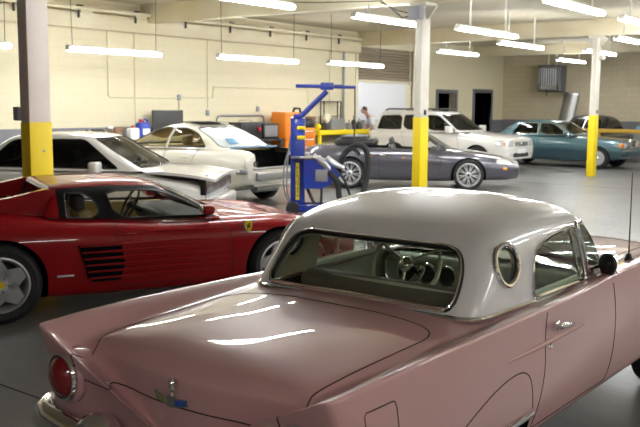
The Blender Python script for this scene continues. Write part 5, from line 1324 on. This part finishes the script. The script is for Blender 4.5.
MB().tube([(.1, .2, 1.62), (.1, .25, 1.72), (.15, .42, 1.72), (.2, .46, 1.45), (.2, .5, 1.1)], .035, 8).build('hose', 'rubber', g)
cabinet('drawer_cabinet', 'small orange drawer cabinet with white pulls just right of the blue rack mast', (-14.1, 17.72, 0), -45, .46, .45, 1.22, 5)
g = thing('brown_board', 'dark brown upright board leaning between the orange drawers and the yellow bench', 'board', (-15.2, 19.26, 0))
MB().box((0, 0, .75), (.05, .45, 1.5), bev=.006, rot=Matrix.Rotation(R(4), 4, 'Y')).build('board', 'wood', g)
MB().ball((.12, -.15, 1.28), .20, 12, (.6, 1.3, .9)).build('draped_jacket', 'black', g)

# yellow bench with machinery, rack frame, by the shutter
b3 = bench('yellow_workbench', 'long yellow steel workbench in front of the raised shutter', -15.72, -15.0, 19.5, 22.05, 1.10, 'yellow', 'yellow', .13)
g = thing('bench_machine', 'grey bench machine with a round gauge on the yellow bench', 'machine', (-15.28, 20.55, 1.10))
MB().box((0, 0, .16), (.34, .70, .32), bev=.03).build('casing', 'grey', g); MB().box((0, -.46, .10), (.3, .2, .2), bev=.04).build('side_motor', 'dark', g)
MB().lathe([(0, .03), (.13, .03), (.14, 0), (.14, -.04), (0, -.04)], 24, Matrix.Translation((.1, -.46, .36)) @ Matrix.Rotation(R(-90), 4, 'Z')).box((.08, -.46, .26), (.05, .05, .16)).build('gauge', 'conduit', g)
g = thing('frame_rack', 'black tube frame rack on the yellow bench against the wall', 'rack', (-15.56, 20.85, 1.10))
MB().tube([(0, -.42, 0), (0, -.42, .82), (0, .42, .82), (0, .42, 0)], .022, 8).tube([(-.12, -.42, 0), (-.12, -.42, .82), (-.12, .42, .82), (-.12, .42, 0)], .022, 8).build('rack_tube', 'black', g)
bx(MB(), -.14, .02, -.40, .40, .38, .40).build('rack_shelf', 'dark', g)
for i, (y, z, h_, m_, t) in enumerate(((21.45, 1.10, .42, 'black', 'black bottle-shaped jack on the right part of the yellow bench'), (21.75, 1.10, .34, 'dark', 'dark bottle-shaped jack at the right end of the yellow bench'), (21.22, 1.10, .28, 'grey', 'small grey jack between the bench machine and the black jack'))):
    g = thing('bottle_jack', t, 'jack', (-15.2, y, z))
    MB().lathe([(0, h_ * .7), (.05, h_ * .68), (.085, h_ * .5), (.09, .03), (.1, .0)], 16, Matrix.Rotation(R(90), 4, 'X')).build('cylinder', m_, g); MB().tube([(0, 0, h_ * .65), (0, 0, h_)], .03, 10).build('ram', 'steel', g)
tag(MB().ball((-15.25, 19.72, 1.203), .11, 14, (1, 1.0, .9)).build('cloth_bundle', 'yellow'), 'yellow cloth bundle at the left end of the yellow bench', 'cloth')

# ------------------------------------------------------------------ blue spot-welding rack (local x runs to the right of the view)
CY, SY = math.cos(R(37.5)), math.sin(R(37.5))
def cam_xy(x, y): return (x * CY - y * SY, x * SY + y * CY, 0)
k = thing('welder_rack', 'blue wheeled welding rack with a boom arm, hoses and yellow warning strip', 'rack', cam_xy(-.40, 14.55), 37.5)
MB().box((.02, 0, .88), (.24, .26, 1.44), bev=.015).build('mast', 'blue', k)
for z in (1.28, 1.44): MB().box((.08, -.135, z), (.14, .02, .06), bev=.008).build('bracket', 'yellow', k)
b = MB().box((.02, -.14, .55), (.06, .012, .62), bev=.004).build('warning_strip', 'yellow', k)
text_mesh('strip_lettering', 'CAR-O-LINER', .062, Matrix.Translation((.02, -.1475, .55)) @ Matrix.Rotation(R(90), 4, 'X') @ Matrix.Rotation(R(90), 4, 'Z'), 'black', b, 1.35)
MB().box((.02, -.05, 1.62), (.14, .16, .10), bev=.01).tube([(.04, 0, 1.6), (.50, 0, 2.05)], .045, 8).build('boom_strut', 'blue', k)
a = MB().box((.38, 0, 2.13), (.80, .07, .06), bev=.008).box((.50, 0, 2.13), (.22, .13, .12), bev=.015).box((.80, 0, 2.12), (.36, .06, .055), bev=.008).build('boom_arm', 'blue', k)
MB().tube([(.965, 0, 2.1), (.97, 0, 1.6), (.965, 0, 1.25)], .014, 6).build('boom_cable', 'wire', k)
c2 = MB(); c2.prism([(.12, .44), (.12, .92), (.50, .92), (.74, .66), (.56, .50), (.42, .44)], -.26, .24)
c2.build('control_box', 'blue', k)
bx(MB(), .32, .52, -.268, -.258, .56, .76, .003).build('vent_grille', 'grey', k)
MB().box((.16, -.05, .955), (.50, .46, .03), bev=.01).build('tool_tray', 'steel', k)
MB().box((.05, -.02, 1.01), (.36, .16, .05), bev=.02).build('tray_gun', 'fixture', k)
MB().tube([(.28, -.2, .98), (.46, -.22, .86), (.64, -.2, .68)], [.05, .075, .04], 10).build('weld_gun', 'steel', k)
MB().tube([(.5, -.15, .95), (.62, -.18, .85), (.80, -.2, .78)], [.05, .06, .03], 10).build('weld_clamp', 'alloy', k)
MB().box((.45, -.16, .10), (1.15, .10, .12), bev=.012).box((.45, .24, .10), (1.15, .10, .12), bev=.012).box((-.02, .04, .12), (.10, .55, .16), bev=.012).box((.50, .04, .12), (.10, .45, .10), bev=.012).build('base_frame', 'blue', k)
for x in (-.06, .98):
    for y in (-.20, .28): MB().lathe([(0, .03), (.10, .03), (.112, .015), (.112, -.015), (.10, -.03), (0, -.03)], 20, Matrix.Translation((x, y - .06 if y < 0 else y + .06, .112))).build('castor', 'rubber', k)
def hose(pts, r, m='rubber'):
    P = [Vector(p) for p in pts]; out = []
    for i in range(len(P) - 1):
        p0, p1, p2, p3 = P[max(0, i - 1)], P[i], P[i + 1], P[min(len(P) - 1, i + 2)]
        for t in np.linspace(0, 1, 8, endpoint=False):
            t = float(t); out.append(.5 * ((2 * p1) + (p2 - p0) * t + (2 * p0 - 5 * p1 + 4 * p2 - p3) * t * t + (3 * p1 - p0 - 3 * p2 + p3) * t ** 3))
    out.append(P[-1]); return MB().tube(out, r, 8).build('hose', m, k)
hose([(.55, -.25, .72), (.68, -.28, .55), (.72, -.30, .30), (.80, -.34, .05)], .05)
hose([(.62, -.22, .78), (.78, -.25, .62), (.88, -.27, .38), (.95, -.3, .14), (1.02, -.36, .04)], .022)
hose([(.72, .0, .70), (.78, -.1, .98), (.98, -.15, 1.16), (1.16, -.2, 1.08), (1.18, -.24, .72), (1.10, -.28, .30), (1.02, -.32, .04)], .05)
hose([(.74, -.05, .64), (.74, -.12, .90), (.92, -.17, 1.10), (1.05, -.2, 1.0)], .03)
hose([(-.08, -.08, 1.4), (-.14, -.12, .95), (-.16, -.14, .45), (-.10, -.1, .2)], .014, 'grey')
hose([(-.08, -.05, 1.2), (-.20, -.1, .8), (-.20, -.12, .4), (-.10, -.1, .15)], .014, 'grey')
MB().tube([(.18, -.1, .44), (.30, -.1, .18)], .03, 8).tube([(.42, -.1, .44), (.42, -.1, .16)], .02, 8).build('stay', 'dark', k)

# ------------------------------------------------------------------ person in the doorway
def skin(name, verts, edges, rad, m, parent=None, sub=2):
    me = bpy.data.meshes.new(name); me.from_pydata(verts, edges, []); o = link_mesh(name, me, m, parent)
    md = o.modifiers.new('Skin', 'SKIN'); md.use_smooth_shade = True
    for i, r in enumerate(rad): me.skin_vertices[0].data[i].radius = (r, r) if not isinstance(r, tuple) else r
    me.skin_vertices[0].data[0].use_root = True
    sb = o.modifiers.new('Subdivision', 'SUBSURF'); sb.levels = sub; sb.render_levels = sub
    return o
def person():
    p = thing('person', 'person in a white T-shirt and dark trousers bending over by the raised shutter', 'person', (-16.45, 24.55, 0), -35)
    # facing local -y (leftwards in the view), trunk bent forward
    V = [(0, .02, .95), (0, -.10, 1.18), (0, -.22, 1.38), (0, -.33, 1.50), (0, -.40, 1.58), (0, -.46, 1.66),
         (-.10, .03, .90), (-.12, -.03, .50), (-.12, .03, .09), (-.12, -.14, .05),
         (.10, .03, .90), (.12, .02, .50), (.12, .10, .09), (.12, -.07, .05),
         (-.19, -.24, 1.37), (-.24, -.28, 1.10), (-.18, -.48, .95), (-.17, -.56, .93),
         (.19, -.24, 1.37), (.24, -.26, 1.10), (.20, -.44, .93), (.19, -.52, .91)]
    E = [(0, 1), (1, 2), (2, 3), (3, 4), (4, 5), (0, 6), (6, 7), (7, 8), (8, 9), (0, 10), (10, 11), (11, 12), (12, 13), (2, 14), (14, 15), (15, 16), (16, 17), (2, 18), (18, 19), (19, 20), (20, 21)]
    rad = [.15, .14, .15, .065, .075, .085, .10, .07, .05, .04, .10, .07, .05, .04, .065, .048, .035, .03, .065, .048, .035, .03]
    b = skin('body', V, E, rad, 'skin', p)
    for s in (-1, 1):
        for i in range(4):
            x = s * .18 + (i - 1.5) * .018; z = .93; y = -.56
            skin('finger', [(x, y + .03, z), (x, y - .03, z - .015), (x, y - .055, z - .045)], [(0, 1), (1, 2)], [.010, .009, .007], 'skin', b, 1)
        skin('thumb', [(s * .18 - s * .03, y + .06, z), (s * .18 - s * .055, y + .02, z - .01), (s * .18 - s * .05, y - .015, z - .03)], [(0, 1), (1, 2)], [.012, .010, .008], 'skin', b, 1)
    hd = MB().ball((0, -.47, 1.65), .098, 16, (.82, .98, 1.18)).ball((0, -.565, 1.635), .018, 8, (.8, 1, 1.2))
    for s in (1, -1): hd.ball((s * .082, -.455, 1.645), .022, 8, (.4, .8, 1.2))
    h_ = hd.build('head', 'skin', b)
    for s in (1, -1): MB().ball((s * .032, -.552, 1.668), .012, 8).build('eye', 'dark', h_)
    MB().ball((0, -.552, 1.592), .022, 8, (1.1, .4, .35)).build('mouth', 'red_plastic', h_)
    MB().ball((0, -.445, 1.69), .102, 16, (.86, 1.0, .98)).build('hair', 'hair', p)
    skin('t_shirt', [(0, .01, .93), (0, -.10, 1.18), (0, -.22, 1.38), (0, -.28, 1.45), (-.19, -.24, 1.37), (-.235, -.275, 1.16), (.19, -.24, 1.37), (.235, -.26, 1.16)], [(0, 1), (1, 2), (2, 3), (2, 4), (4, 5), (2, 6), (6, 7)], [.175, .165, .175, .09, .085, .07, .085, .07], 'shirt', p)
    skin('trousers', [(0, .02, .95), (-.10, .03, .88), (-.12, -.03, .50), (-.12, .03, .08), (.10, .03, .88), (.12, .02, .50), (.12, .10, .08)], [(0, 1), (1, 2), (2, 3), (0, 4), (4, 5), (5, 6)], [.165, .12, .088, .07, .12, .088, .07], 'jeans', p)
    return p
person()

# ------------------------------------------------------------------ camera, world, view
cam = bpy.data.cameras.new('camera'); co = bpy.data.objects.new('camera', cam); COL.objects.link(co)
PITCH, ROLL, HEAD = R(7.15), R(.45), R(37.5)
f = Vector((0, math.cos(PITCH), -math.sin(PITCH))); u = Vector((0, math.sin(PITCH), math.cos(PITCH))); r = Vector((1, 0, 0))
r2 = r * math.cos(ROLL) + u * math.sin(ROLL); u2 = -r * math.sin(ROLL) + u * math.cos(ROLL)
Mx = Matrix(((r2.x, u2.x, -f.x, 0), (r2.y, u2.y, -f.y, 0), (r2.z, u2.z, -f.z, 0), (0, 0, 0, 1)))
co.matrix_world = Matrix.Translation((0, 0, 1.82)) @ Matrix.Rotation(HEAD, 4, 'Z') @ Mx
cam.sensor_width = 36; cam.lens = 865 * 36 / 640; cam.clip_start = .05
cam.dof.use_dof = True; cam.dof.focus_distance = 4.9; cam.dof.aperture_fstop = 5
sc = bpy.context.scene; sc.camera = co
wd = bpy.data.worlds.new('world'); sc.world = wd; wd.use_nodes = True
wd.node_tree.nodes['Background'].inputs['Color'].default_value = (.9, .85, .75, 1); wd.node_tree.nodes['Background'].inputs['Strength'].default_value = .2
vs = sc.view_settings; vs.view_transform = 'Standard'; vs.look = 'None'; vs.gamma = 1; vs.use_curve_mapping = False; vs.exposure = 0.62
sc.cycles.use_denoising = True
sc.cycles.max_bounces = 10; sc.cycles.transparent_max_bounces = 16; sc.cycles.diffuse_bounces = 5; sc.cycles.glossy_bounces = 5
sc.cycles.sample_clamp_indirect = 6; sc.cycles.caustics_reflective = False; sc.cycles.caustics_refractive = False
